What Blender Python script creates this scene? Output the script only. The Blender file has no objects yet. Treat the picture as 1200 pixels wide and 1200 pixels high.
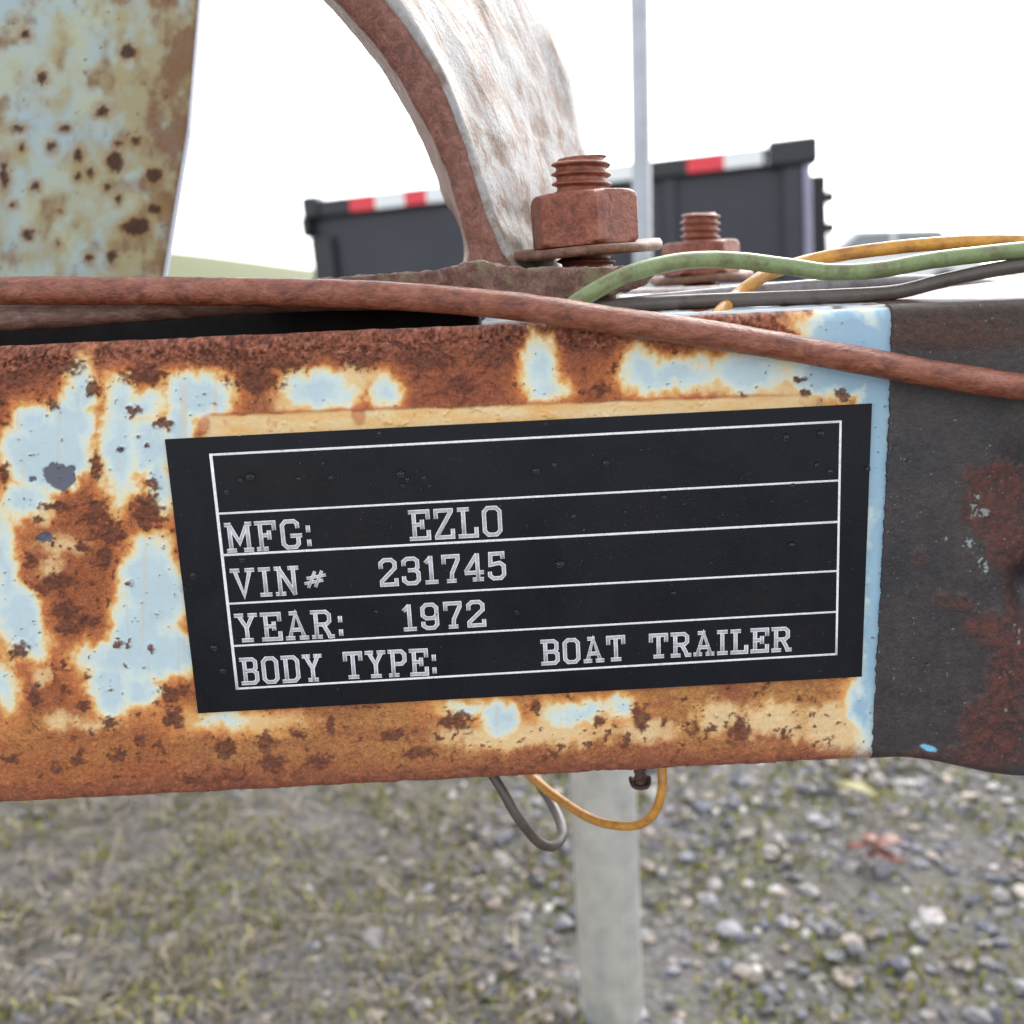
import bpy, bmesh, math, random
import numpy as np
from mathutils import Vector, Matrix

random.seed(7)
rng = np.random.default_rng(11)
S = bpy.context.scene
COL = S.collection
R = math.radians

# ------------------------------------------------------------------ camera
F = 1152.0                       # focal length in pixels of a 1200 px wide frame
PITCH, ROLL, YAW = R(12.68), R(2.5), R(0.95)
f0 = np.array([math.sin(YAW), math.cos(YAW), 0.0])
r0 = np.array([math.cos(YAW), -math.sin(YAW), 0.0])
fw = f0 * math.cos(PITCH) + np.array([0, 0, -math.sin(PITCH)])
u0 = np.cross(r0, fw)
rt = math.cos(ROLL) * r0 - math.sin(ROLL) * u0
up = math.cos(ROLL) * u0 + math.sin(ROLL) * r0
PLATE = np.array([0.0, 0.0, 0.5])          # centre of the identification plate
_ray = fw + rt * (608 - 600) / F - up * (655 - 600) / F
CAM = PLATE - _ray * 0.2077

cam_data = bpy.data.cameras.new('camera')
cam = bpy.data.objects.new('camera', cam_data)
COL.objects.link(cam)
M = Matrix((rt.tolist(), up.tolist(), (-fw).tolist())).transposed().to_4x4()
M.translation = Vector(CAM.tolist())
cam.matrix_world = M
cam_data.sensor_width = 36.0
cam_data.lens = 36.0 * F / 1200.0
cam_data.clip_start = 0.01
cam_data.clip_end = 2000.0
cam_data.dof.use_dof = True
cam_data.dof.focus_distance = 0.210
cam_data.dof.aperture_fstop = 16.0
S.camera = cam

# ------------------------------------------------------------------ sky, sun, exposure
SUN_EL, SUN_AZ = R(38), R(32)
w = bpy.data.worlds.new('World')
S.world = w
w.use_nodes = True
nt = w.node_tree
nt.nodes.clear()
sky = nt.nodes.new('ShaderNodeTexSky')
sky.sky_type = 'NISHITA'
sky.sun_disc = False
sky.sun_elevation = SUN_EL
sky.sun_rotation = SUN_AZ
sky.air_density = 1.0
sky.dust_density = 1.5
hs = nt.nodes.new('ShaderNodeHueSaturation')
hs.inputs['Saturation'].default_value = 0.22
bg = nt.nodes.new('ShaderNodeBackground')
bg.inputs['Strength'].default_value = 0.15
wo = nt.nodes.new('ShaderNodeOutputWorld')
nt.links.new(sky.outputs[0], hs.inputs['Color'])
nt.links.new(hs.outputs[0], bg.inputs['Color'])
nt.links.new(bg.outputs[0], wo.inputs['Surface'])
sd = bpy.data.lights.new('sun', 'SUN')
sd.energy = 0.9
sd.angle = R(25)
sd.color = (1.0, 0.97, 0.93)
sun = bpy.data.objects.new('sun', sd)
COL.objects.link(sun)
_d = Vector((math.sin(SUN_AZ) * math.cos(SUN_EL), math.cos(SUN_AZ) * math.cos(SUN_EL), math.sin(SUN_EL)))
sun.rotation_euler = _d.to_track_quat('Z', 'Y').to_euler()
S.view_settings.view_transform = 'Standard'
S.view_settings.look = 'None'
S.view_settings.gamma = 1.0
S.view_settings.use_curve_mapping = False
S.view_settings.exposure = 1.7


# ------------------------------------------------------------------ helpers
def P(px, py, Y=0.0):
    """world point on the vertical plane y=Y seen at a photo pixel (used to measure the place)"""
    d = fw + rt * (px - 600) / F - up * (py - 600) / F
    t = (Y - CAM[1]) / d[1]
    return CAM + d * t


def G(px, py, z=0.0):
    d = fw + rt * (px - 600) / F - up * (py - 600) / F
    t = (z - CAM[2]) / d[2]
    return CAM + d * t


def proj(p):
    q = np.asarray(p) - CAM
    dep = q @ fw
    return 600 + F * (q @ rt) / dep, 600 - F * (q @ up) / dep


def pxsize(Y):
    """metres per photo pixel at plane y=Y"""
    return ((P(600, 600, Y) - CAM) @ fw) / F


def _hash(ix, iy, seed):
    h = (ix.astype(np.int64) * 374761393 + iy.astype(np.int64) * 668265263 + seed * 974634777) & 0xffffffff
    h = ((h ^ (h >> 13)) * 1274126177) & 0xffffffff
    h = (h ^ (h >> 16)) & 0xffffffff
    return h / 4294967295.0


def vnoise(x, y, seed=0):
    x = np.asarray(x, float); y = np.asarray(y, float)
    ix = np.floor(x); iy = np.floor(y)
    fx = x - ix; fy = y - iy
    fx = fx * fx * (3 - 2 * fx); fy = fy * fy * (3 - 2 * fy)
    ix = ix.astype(np.int64); iy = iy.astype(np.int64)
    a = _hash(ix, iy, seed); b = _hash(ix + 1, iy, seed)
    c = _hash(ix, iy + 1, seed); d = _hash(ix + 1, iy + 1, seed)
    return (a * (1 - fx) + b * fx) * (1 - fy) + (c * (1 - fx) + d * fx) * fy


def fbm(x, y, seed=0, octs=4):
    s = 0; amp = 0.5; tot = 0
    for k in range(octs):
        s = s + amp * vnoise(x * 2 ** k + 17.3 * k, y * 2 ** k - 9.1 * k, seed + k)
        tot += amp; amp *= 0.55
    return s / tot * 2 - 1          # about -1..1


def sm(a, b, x):
    t = np.clip((x - a) / (b - a), 0, 1)
    return t * t * (3 - 2 * t)


def lerp(a, b, t):
    t = np.asarray(t)[..., None]
    return a * (1 - t) + b * t


def ramp(v, stops):
    xs = [s[0] for s in stops]
    return np.stack([np.interp(v, xs, [s[1][k] for s in stops]) for k in range(3)], -1)


def srgb(r, g, b):
    def c(v):
        v /= 255.0
        return v / 12.92 if v <= 0.04045 else ((v + 0.055) / 1.055) ** 2.4
    return np.array([c(r), c(g), c(b)])


def link(name, me, mat=None, parent=None, smooth=True):
    o = bpy.data.objects.new(name, me)
    COL.objects.link(o)
    if len(me.polygons) and not smooth:
        me.polygons.foreach_set('use_smooth', np.zeros(len(me.polygons), bool))
    if mat is not None:
        me.materials.append(mat)
    if parent is not None:
        o.parent = parent
    if smooth and len(me.polygons):
        me.polygons.foreach_set('use_smooth', np.ones(len(me.polygons), bool))
    return o


def empty(name, loc, label=None, cat=None, group=None):
    o = bpy.data.objects.new(name, None)
    COL.objects.link(o)
    o.location = loc
    o.empty_display_size = 0.05
    tag(o, label, cat, group)
    return o


def tag(o, label=None, cat=None, group=None, kind=None):
    if label: o['label'] = label
    if cat: o['category'] = cat
    if group: o['group'] = group
    if kind: o['kind'] = kind
    return o


def local(o, parent):
    """keep a world-built mesh in place under a parent that sits elsewhere"""
    if parent is not None:
        o.matrix_parent_inverse = Matrix.Translation(Vector(parent.location)).inverted() if parent.parent is None else Matrix.Identity(4)
    return o


def mesh_from(verts, faces, colors=None, attrs=None, uvs=None, name='mesh'):
    me = bpy.data.meshes.new(name)
    verts = np.asarray(verts, np.float32)
    if isinstance(faces, np.ndarray):
        n, k = faces.shape
        me.vertices.add(len(verts)); me.vertices.foreach_set('co', verts.ravel())
        me.loops.add(n * k); me.loops.foreach_set('vertex_index', faces.ravel().astype(np.int32))
        me.polygons.add(n)
        me.polygons.foreach_set('loop_start', np.arange(0, n * k, k, dtype=np.int32))
        me.update(calc_edges=True)
        me.validate()
    else:
        me.from_pydata(verts.tolist(), [], [list(f) for f in faces])
        me.update()
    if colors is not None:
        a = me.color_attributes.new('Col', 'FLOAT_COLOR', 'POINT')
        c = np.ones((len(verts), 4), np.float32); c[:, :3] = colors
        a.data.foreach_set('color', c.ravel())
    for k, v in (attrs or {}).items():
        a = me.attributes.new(k, 'FLOAT', 'POINT')
        a.data.foreach_set('value', np.asarray(v, np.float32).ravel())
    return me


def grid_faces(nr, nc, flip=False):
    i = np.arange(nr - 1)[:, None] * nc + np.arange(nc - 1)[None, :]
    f = np.stack([i, i + 1, i + nc + 1, i + nc], -1).reshape(-1, 4)
    return f[:, ::-1].copy() if flip else f


def add_obj(name, verts, faces, mat, parent=None, smooth=True, **kw):
    me = mesh_from(verts, faces, **kw)
    o = link(name, me, mat, parent, smooth)
    if parent is not None:
        o.matrix_parent_inverse = world_inv(parent)
    return o


def world_inv(o):
    m = Matrix.Identity(4)
    chain = []
    while o is not None:
        chain.append(o); o = o.parent
    for c in reversed(chain):
        m = m @ c.matrix_parent_inverse @ Matrix.LocRotScale(c.location, c.rotation_euler, c.scale)
    return m.inverted()


def catmull(pts, n=10):
    pts = [np.asarray(p, float) for p in pts]
    pts = [2 * pts[0] - pts[1]] + pts + [2 * pts[-1] - pts[-2]]
    out = []
    for i in range(1, len(pts) - 2):
        p0, p1, p2, p3 = pts[i - 1:i + 3]
        for k in range(n):
            t = k / n
            out.append(0.5 * (2 * p1 + (p2 - p0) * t + (2 * p0 - 5 * p1 + 4 * p2 - p3) * t * t + (3 * p1 - p0 - 3 * p2 + p3) * t ** 3))
    out.append(pts[-2])
    return np.array(out)


def tube(path, rad, n=16, seed=0, rough=0.0, cap=True):
    """verts, faces, and per-vertex (length, angle) for a tube along a path"""
    path = np.asarray(path, float)
    m = len(path)
    rad = np.broadcast_to(np.asarray(rad, float), (m,))
    tan = np.gradient(path, axis=0)
    tan /= np.linalg.norm(tan, axis=1)[:, None]
    nrm = np.zeros_like(path)
    v = np.cross(tan[0], [0, 0, 1.0])
    if np.linalg.norm(v) < 1e-3: v = np.cross(tan[0], [0, 1.0, 0])
    nrm[0] = v / np.linalg.norm(v)
    for i in range(1, m):
        v = nrm[i - 1] - tan[i] * (nrm[i - 1] @ tan[i])
        nrm[i] = v / np.linalg.norm(v)
    bin_ = np.cross(tan, nrm)
    s = np.concatenate([[0], np.cumsum(np.linalg.norm(np.diff(path, axis=0), axis=1))])
    a = np.arange(n) / n * 2 * math.pi
    rr = rad[:, None] * np.ones(n)[None]
    if rough:
        r_ = rad.mean()
        rr = rr * (1 + rough * fbm(s[:, None] / r_ * 0.7, np.cos(a)[None] * 1.3 + 3, seed, 3) + rough * 0.6 * fbm(s[:, None] / r_ * 0.7, np.sin(a)[None] * 1.3 + 9, seed + 5, 3))
    V = path[:, None] + rr[..., None] * (np.cos(a)[None, :, None] * nrm[:, None] + np.sin(a)[None, :, None] * bin_[:, None])
    V = V.reshape(-1, 3)
    i = np.arange(m - 1)[:, None] * n; j = np.arange(n)[None]
    j2 = (j + 1) % n
    Fc = np.stack([i + j, i + n + j, i + n + j2, i + j2], -1).reshape(-1, 4)
    faces = [tuple(f) for f in Fc]
    if cap:
        faces.append(tuple(range(n)))
        faces.append(tuple(range((m - 1) * n + n - 1, (m - 1) * n - 1, -1)))
    L = np.repeat(s, n); A = np.tile(a, m)
    return V, faces, L, A


def box_vf(lo, hi):
    x0, y0, z0 = lo; x1, y1, z1 = hi
    v = [(x0, y0, z0), (x1, y0, z0), (x1, y1, z0), (x0, y1, z0), (x0, y0, z1), (x1, y0, z1), (x1, y1, z1), (x0, y1, z1)]
    f = [(0, 3, 2, 1), (4, 5, 6, 7), (0, 1, 5, 4), (1, 2, 6, 5), (2, 3, 7, 6), (3, 0, 4, 7)]
    return v, f


def join_vf(parts):
    V = []; Fs = []
    for v, f in parts:
        b = len(V)
        V += [tuple(p) for p in v]
        Fs += [tuple(i + b for i in q) for q in f]
    return V, Fs


def bevel(o, wdt, seg=2, ang=30):
    m = o.modifiers.new('bevel', 'BEVEL')
    m.width = wdt; m.segments = seg; m.limit_method = 'ANGLE'; m.angle_limit = R(ang)
    return o


def roughen(o, voxel, strength, size, seed=0):
    """remesh and displace: cast, corroded, lumpy surface"""
    m = o.modifiers.new('remesh', 'REMESH'); m.mode = 'VOXEL'; m.voxel_size = voxel; m.use_smooth_shade = True
    t = bpy.data.textures.new('clouds', 'CLOUDS'); t.noise_scale = size; t.noise_depth = 4
    d = o.modifiers.new('displace', 'DISPLACE'); d.texture = t; d.texture_coords = 'LOCAL'; d.strength = strength; d.mid_level = 0.5
    return o


# ------------------------------------------------------------------ materials
class Mat:
    def __init__(s, name):
        s.m = bpy.data.materials.new(name); s.m.use_nodes = True
        s.nt = s.m.node_tree
        s.b = s.nt.nodes['Principled BSDF']
        s.N = s.nt.nodes.new; s.L = s.nt.links.new

    def coord(s, scale=(1, 1, 1), kind='Object'):
        t = s.N('ShaderNodeTexCoord'); mp = s.N('ShaderNodeMapping')
        mp.inputs['Scale'].default_value = scale
        s.L(t.outputs[kind], mp.inputs[0])
        return mp.outputs[0]

    def noise(s, scale, detail=5, rough=0.6, vec=None, dist=0.0):
        n = s.N('ShaderNodeTexNoise')
        n.inputs['Scale'].default_value = scale; n.inputs['Detail'].default_value = detail
        n.inputs['Roughness'].default_value = rough; n.inputs['Distortion'].default_value = dist
        s.L(vec if vec is not None else s.coord(), n.inputs['Vector'])
        return n.outputs['Fac']

    def ramp(s, fac, stops):
        r = s.N('ShaderNodeValToRGB')
        while len(r.color_ramp.elements) < len(stops): r.color_ramp.elements.new(0.5)
        for e, (p, c) in zip(r.color_ramp.elements, stops):
            e.position = p
            e.color = (c, c, c, 1) if np.isscalar(c) else (*c, 1)
        s.L(fac, r.inputs[0])
        return r.outputs[0]

    def attr(s, name, out='Color'):
        a = s.N('ShaderNodeAttribute'); a.attribute_name = name
        return a.outputs[out]

    def mix(s, fac, a, b, mode='MIX'):
        m = s.N('ShaderNodeMix'); m.data_type = 'RGBA'; m.blend_type = mode
        for sock, v in ((0, fac), (6, a), (7, b)):
            if isinstance(v, (int, float)): m.inputs[sock].default_value = v
            elif isinstance(v, (tuple, list, np.ndarray)): m.inputs[sock].default_value = (*v, 1)
            else: s.L(v, m.inputs[sock])
        return m.outputs[2]

    def math(s, op, a, b=0.0):
        m = s.N('ShaderNodeMath'); m.operation = op
        for k, v in enumerate((a, b)):
            if isinstance(v, (int, float)): m.inputs[k].default_value = v
            else: s.L(v, m.inputs[k])
        return m.outputs[0]

    def bump(s, h, dist, strength=1.0):
        b = s.N('ShaderNodeBump')
        b.inputs['Distance'].default_value = dist
        if isinstance(strength, (int, float)): b.inputs['Strength'].default_value = strength
        else: s.L(strength, b.inputs['Strength'])
        s.L(h, b.inputs['Height']); s.L(b.outputs[0], s.b.inputs['Normal'])

    def set(s, color=None, rough=None, metal=None, spec=None):
        for k, v in (('Base Color', color), ('Roughness', rough), ('Metallic', metal), ('Specular IOR Level', spec)):
            if v is None: continue
            if isinstance(v, (int, float)): s.b.inputs[k].default_value = v
            elif isinstance(v, (tuple, list, np.ndarray)): s.b.inputs[k].default_value = (*v, 1)
            else: s.L(v, s.b.inputs[k])
        return s.m


def mat_painted_steel():
    """colour attribute holds paint, stain and rust; attribute 'rust' drives relief and gloss"""
    m = Mat('painted rusty steel')
    c = m.attr('Col'); r = m.attr('rust', 'Fac')
    fine = m.noise(2600, 6, 0.7)
    fine2 = m.noise(900, 6, 0.72)
    grain = m.ramp(fine, [(0.3, 0.72), (0.7, 1.45)])
    grain2 = m.ramp(fine2, [(0.3, 0.74), (0.68, 1.36)])
    g = m.mix(1.0, grain, grain2, 'MULTIPLY')
    dirty = m.mix(1.0, c, g, 'MULTIPLY')
    k = m.math('ADD', m.math('MULTIPLY', r, 0.85), 0.1)
    col = m.mix(k, c, dirty)
    h = m.math('ADD', m.math('MULTIPLY', fine, 0.5), fine2)
    m.bump(h, 0.0016, m.math('ADD', m.math('MULTIPLY', r, 0.85), 0.06))
    rg = m.math('ADD', m.math('MULTIPLY', r, 0.18), 0.36)
    return m.set(col, rg, 0.0, 0.4)


def mat_rust(name, base, dark, light, scale=400, bump=0.0006, rough=0.55, streak=None, moss=None, spec=0.5):
    m = Mat(name)
    vec = m.coord(streak or (1, 1, 1))
    n1 = m.noise(scale, 8, 0.68, vec, 0.6)
    n2 = m.noise(scale * 4.5, 5, 0.7, vec)
    c = m.ramp(n1, [(0.28, dark), (0.48, base), (0.72, light)])
    g = m.ramp(n2, [(0.32, 0.55), (0.7, 1.25)])
    c = m.mix(0.8, c, g, 'MULTIPLY')
    if moss is not None:
        n3 = m.noise(scale * 0.45, 5, 0.65)
        f = m.ramp(n3, [(0.50, 0.0), (0.60, 1.0)])
        c = m.mix(m.math('MULTIPLY', f, 0.75), c, moss)
    m.bump(m.math('ADD', n1, m.math('MULTIPLY', n2, 0.6)), bump, 0.8)
    return m.set(c, rough, 0.0, spec)


def mat_simple(name, col, rough=0.5, metal=0.0, var=0.2, scale=60, bump=0.0, spec=0.5):
    m = Mat(name)
    n = m.noise(scale, 6, 0.65)
    g = m.ramp(n, [(0.3, 1 - var), (0.7, 1 + var)])
    c = m.mix(1.0, tuple(col), g, 'MULTIPLY')
    if bump: m.bump(n, bump, 0.6)
    return m.set(c, rough, metal, spec)


# ================================================================== LARGE STRUCTURE: the ground
def hill_z(x, y):
    # bank rising far off on the left
    return 3.9 * sm(18, 60, y) * sm(2.0, -22, x + 0.0 * y) - 0.0


def make_ground():
    m = Mat('gravel ground')
    v = m.coord()
    big = m.noise(3.2, 4, 0.6, v)
    mid = m.noise(28, 6, 0.7, v)
    fin = m.noise(190, 5, 0.7, v)
    vor = m.N('ShaderNodeTexVoronoi'); vor.inputs['Scale'].default_value = 95
    m.L(v, vor.inputs['Vector'])
    soil = m.ramp(fin, [(0.3, (0.07, 0.063, 0.06)), (0.55, (0.135, 0.125, 0.12)), (0.75, (0.26, 0.245, 0.245))])
    st = m.mix(0.5, soil, m.ramp(vor.outputs['Distance'], [(0.0, 1.3), (0.8, 0.6)]), 'MULTIPLY')
    mossy = m.ramp(mid, [(0.48, 0.0), (0.66, 0.7)])
    col = m.mix(mossy, st, (0.135, 0.13, 0.075))
    far = m.attr('far', 'Fac')
    col = m.mix(far, col, m.ramp(mid, [(0.3, (0.10, 0.12, 0.045)), (0.7, (0.165, 0.17, 0.075))]))
    m.bump(m.math('ADD', fin, vor.outputs['Distance']), 0.006, 0.7)
    mat = m.set(col, 0.75, 0, 0.3)
    # one sheet out to the horizon, finer near the trailer
    def axis(lo, hi):
        a = [0.0]
        st = 0.05
        while a[-1] < hi: a.append(a[-1] + st); st *= 1.09
        b = [0.0]; st = 0.05
        while b[-1] > lo: b.append(b[-1] - st); st *= 1.09
        return np.array(sorted(set(b + a)))
    X = axis(-600, 600); Y = axis(-80, 900)
    gx, gy = np.meshgrid(X, Y)
    near = np.exp(-(gx ** 2 + gy ** 2) / 9.0)
    z = hill_z(gx, gy) + 0.012 * fbm(gx * 6, gy * 6, 3, 3) * near
    V = np.stack([gx, gy, z], -1).reshape(-1, 3)
    far_ = sm(9, 22, np.hypot(gx, gy)).ravel()
    o = add_obj('ground', V, grid_faces(*gx.shape), mat, attrs={'far': far_})
    tag(o, kind='structure')


make_ground()

# ================================================================== THE TRAILER
trailer = empty('boat_trailer', (0, 0.03, 0.0),
                'rusty pale blue trailer tongue with a black identification plate', 'boat trailer')
M_STEEL = mat_painted_steel()

TOPZ = 0.5 * (P(100, 399.2)[2] + P(900, 368)[2])
BOTZ = 0.5 * (P(100, 936.5)[2] + P(900, 899)[2])

BLUE = srgb(188, 207, 213); BLUE2 = srgb(206, 220, 216)
CREAM = srgb(228, 216, 178); YEL = srgb(224, 172, 100); ORA = srgb(204, 122, 66)
RED = srgb(172, 100, 72); DRK = srgb(106, 67, 55); PITSHADE = srgb(60, 40, 38)


def ell(x, y, cx, cy, rx, ry, rot=0.0):
    c, s = math.cos(R(rot)), math.sin(R(rot))
    dx = (x - cx) * c + (y - cy) * s; dy = -(x - cx) * s + (y - cy) * c
    return (1 - np.sqrt((dx / rx) ** 2 + (dy / ry) ** 2)) * min(rx, ry)


PAINT = [  # patches where the blue paint survives: centre, radii, tilt, in millimetre-like plate units
    (92, 462, 13, 30, 12), (38, 492, 17, 17, 0), (56, 528, 50, 42, 0), (30, 585, 25, 18, 0), (82, 500, 26, 30, 0),
    (143, 470, 16, 22, -20), (140, 525, 17, 55, 0), (178, 525, 24, 28, 0), (165, 480, 22, 12, -20), (185, 560, 12, 30, -12),
    (232, 463, 35, 25, 0), (212, 494, 15, 24, 10),
    (4, 665, 14, 62, 0), (22, 725, 24, 42, -20), (40, 752, 14, 16, 0), (5, 805, 8, 18, 0),
    (180, 690, 36, 55, -4), (165, 740, 32, 40, 0), (196, 765, 32, 26, 0), (150, 775, 52, 22, 0), (130, 805, 22, 28, 0), (165, 808, 20, 18, 0),
    (376, 455, 34, 19, 0), (450, 458, 14, 14, 0),
    (632, 432, 14, 28, -4), (640, 455, 18, 14, 0),
    (752, 436, 20, 24, 0), (790, 440, 45, 16, -3), (880, 436, 42, 20, 0),
    (960, 440, 34, 24, 0), (992, 410, 48, 55, 0), (1030, 480, 22, 200, 2), (1028, 700, 22, 200, 3), (985, 380, 40, 12, 0),
    (680, 833, 28, 9, -3), (725, 826, 10, 9, 0), (548, 828, 14, 5, 0), (588, 842, 16, 16, 0), (660, 842, 16, 10, 0), (1012, 830, 14, 34, 0),
    (262, 844, 22, 5, 0),
]
STAINED = [  # cream and yellow stained paint
    (75, 637, 27, 11, 5), (48, 600, 14, 10, 0), (60, 660, 14, 10, 0), (820, 455, 40, 10, 0), (910, 460, 30, 12, 0),
    (980, 850, 45, 30, 0), (905, 845, 40, 22, 0), (840, 838, 30, 20, 0), (760, 855, 40, 14, 0), (640, 860, 90, 16, -3), (560, 862, 50, 14, 0),
    (420, 440, 20, 14, 0), (345, 470, 30, 10, 0), (110, 850, 30, 10, 0), (48, 795, 10, 12, 0), (70, 845, 20, 12, 0), (300, 846, 60, 8, 0),
]
DARKSPOT = [
    (157, 484, 9, 8), (190, 496, 14, 8), (140, 527, 6, 5), (113, 545, 8, 18), (113, 600, 20, 22), (130, 622, 22, 22), (172, 600, 22, 24), (180, 570, 10, 14),
    (70, 592, 22, 7), (45, 610, 8, 6), (95, 640, 12, 8), (122, 650, 14, 16), (35, 655, 9, 12), (68, 680, 26, 12), (45, 690, 14, 9), (75, 715, 18, 18), (105, 725, 22, 9), (80, 735, 18, 10),
    (22, 762, 13, 14), (42, 815, 10, 16), (75, 776, 6, 6), (75, 806, 7, 8), (100, 826, 8, 9), (128, 846, 12, 8), (165, 865, 12, 10), (140, 884, 12, 10), (14, 888, 12, 8), (68, 900, 12, 7), (92, 890, 8, 12),
    (200, 815, 18, 14), (205, 840, 14, 16), (215, 805, 8, 8), (265, 878, 12, 16), (312, 872, 16, 16), (228, 912, 20, 8), (278, 915, 22, 10), (320, 895, 18, 14), (350, 860, 12, 6), (375, 890, 20, 10), (388, 850, 8, 14),
    (535, 845, 22, 14), (628, 828, 7, 9), (703, 843, 9, 10), (750, 840, 14, 20), (777, 843, 5, 6), (865, 855, 16, 18), (832, 852, 8, 6), (460, 860, 20, 10), (490, 880, 24, 8),
    (420, 420, 30, 14), (500, 420, 40, 18), (580, 410, 28, 26), (700, 455, 16, 9), (675, 405, 18, 8), (540, 450, 22, 14), (250, 415, 60, 14), (60, 425, 50, 16), (20, 445, 20, 12), (62, 472, 8, 10), (110, 455, 10, 12), (170, 440, 30, 14),
    (6, 555, 6, 16), (4, 470, 6, 8), (300, 440, 36, 22), (330, 425, 40, 12),
    (942, 462, 7, 6), (985, 462, 11, 8), (958, 470, 5, 5), (936, 445, 8, 4), (870, 462, 5, 3),
    (152, 683, 4, 5), (166, 705, 2, 2), (183, 722, 3, 2), (147, 780, 3, 3), (178, 760, 4, 6), (170, 780, 5, 3), (128, 795, 2, 2), (130, 808, 3, 2), (252, 474, 2, 2), (128, 706, 3, 5), (5, 674, 3, 3), (102, 792, 3, 8), (138, 752, 6, 6), (150, 755, 4, 4),
    (135, 471, 3, 2), (162, 513, 4, 3), (175, 522, 3, 3),
]
CHIPS = [(70, 557, 20, 14, 20), (62, 553, 12, 8, 0), (82, 549, 7, 5, -20), (38, 561, 5, 4, 0), (53, 629, 10, 7, 0), (140, 527, 5, 4, 0), (47, 742, 2, 2, 0), (70, 570, 10, 5, 10)]


def paint_field(x, y):
    """colour and rust amount on the beam face; x,y are surface coordinates (photo pixels)"""
    wx = x + 9 * fbm(x / 26, y / 26, 1, 3) + 3.2 * fbm(x / 7, y / 7, 2, 3)
    wy = y + 9 * fbm(x / 26, y / 26, 5, 3) + 3.2 * fbm(x / 7, y / 7, 6, 3)
    wx = wx + 6.5 * fbm(x / 13, y / 16, 3, 3); wy = wy + 7.5 * fbm(x / 11, y / 18, 7, 3)
    d = np.full(x.shape, -60.0)
    for e in PAINT: d = np.maximum(d, ell(wx, wy, *e))
    # outside the measured area: loose random patches
    out = sm(-10, -60, x) + sm(1250, 1300, x)
    d = np.where(out > 0.5, 40 * fbm(x / 90, y / 70, 31, 4) - 6, d)
    ds = np.full(x.shape, -60.0)
    for e in STAINED: ds = np.maximum(ds, ell(wx, wy, *e))
    # strip of old label glue above the plate
    yt = 486 - (x - 240) * 0.0335; yp = 513 - (x - 193) * 0.0507
    strip = sm(232, 246, x + 3 * fbm(y / 6, x / 300, 3)) * sm(1000, 930, x) * sm(yt - 1.5, yt + 2.5, y + 1.6 * fbm(x / 22, y / 40, 8, 2)) * sm(yp + 14, yp + 6, y)
    t = (d + 6.5) / 8.0 + 0.35 * fbm(x / 5, y / 5, 12, 3)
    base = ramp(t, [(-2.6, RED), (-1.2, lerp(RED, ORA, 0.55)), (-0.6, ORA), (0.0, YEL), (0.55, CREAM), (1.2, BLUE2), (2.2, BLUE)])
    rust = np.interp(t, [-2.0, -0.6, 0.2, 1.0], [1.0, 0.55, 0.15, 0.0])
    # lower and left zone are more orange and ochre than the dark scaled top
    yb = 935 - x * 0.046
    low = sm(yb - 125, yb - 80, y) * sm(yb + 10, yb - 45, y)
    och = np.clip(0.5 + 0.9 * fbm(x / 45, y / 26, 21, 4), 0, 1) * low * sm(0.5, -0.4, t)
    base = lerp(base, lerp(YEL, ORA, 0.35), och * 0.9)
    mid = sm(470, 520, y) * sm(240, 200, x) * sm(0.4, -1, t)
    base = lerp(base, lerp(ORA, RED, 0.3), mid * (0.5 + 0.3 * fbm(x / 14, y / 14, 33, 3)))
    ts = ds / 9.0 + 0.5 * fbm(x / 8, y / 8, 14, 3)
    fs = sm(-0.9, 0.9, ts) * sm(1.0, -0.2, t)
    base = lerp(base, ramp(ts, [(-0.8, lerp(ORA, YEL, 0.4)), (0.1, lerp(YEL, CREAM, 0.25)), (1.2, lerp(YEL, CREAM, 0.55))]), fs * 0.85)
    rust = rust * (1 - 0.7 * fs)
    # vertical rust runs
    run = sm(0.25, 0.7, fbm(x / 7, y / 120, 41, 3)) * sm(-0.5, 1.5, t) * 0.35 * sm(880, 930, y + 450)
    base = lerp(base, YEL, run * (x < 1000))
    # dark scale spots
    wx2 = x + 5 * fbm(x / 9, y / 9, 51, 3); wy2 = y + 5 * fbm(x / 9, y / 9, 55, 3)
    dk = np.full(x.shape, -9.0)
    for e in DARKSPOT:
        q = ell(wx2, wy2, *e)
        dk = np.maximum(dk, q / max(3.0, min(e[2], e[3]) * 0.6))
    rnd = fbm(x / 9, y / 9, 61, 4) - 0.36
    dk = np.maximum(dk, np.where(t < -0.5, rnd * 4, -9))
    fleck = fbm(x / 3.6, y / 3.6, 71, 2) - 0.74
    dk = np.maximum(dk, fleck * 8)
    fd = sm(-0.2, 0.55, dk - 0.15 + 1.25 * fbm(x / 4.5, y / 4.5, 65, 4))
    scale_c = lerp(DRK, lerp(RED, DRK, 0.5), np.clip(0.5 + 0.9 * fbm(x / 3.5, y / 3.5, 66, 3), 0, 1))
    base = lerp(base, scale_c, fd * 0.9)
    rust = np.maximum(rust, fd)
    # top edge band: dark layered scale, pit shade and grit highlights painted in
    ye = 403 - x * 0.039
    tb = sm(ye + 46, ye + 16, y + 10 * fbm(x / 18, y / 18, 81, 3)) * sm(0.3, -0.8, t)
    g1 = fbm(x / 6, y / 4, 82, 4); g2 = fbm(x / 3.2, y / 2.6, 83, 3)
    base = lerp(base, ramp(0.5 + 0.7 * g1 + 0.75 * g2, [(-0.25, PITSHADE), (0.25, DRK), (0.6, RED), (1.15, srgb(200, 140, 120))]), tb * 0.85)
    bb = sm(yb - 22, yb - 4, y + 8 * fbm(x / 12, y / 12, 85, 3)) * (x < 1030)
    base = lerp(base, lerp(DRK, RED, np.clip(0.6 + fbm(x / 6, y / 4, 86, 3), 0, 1)), bb * 0.7)
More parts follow.
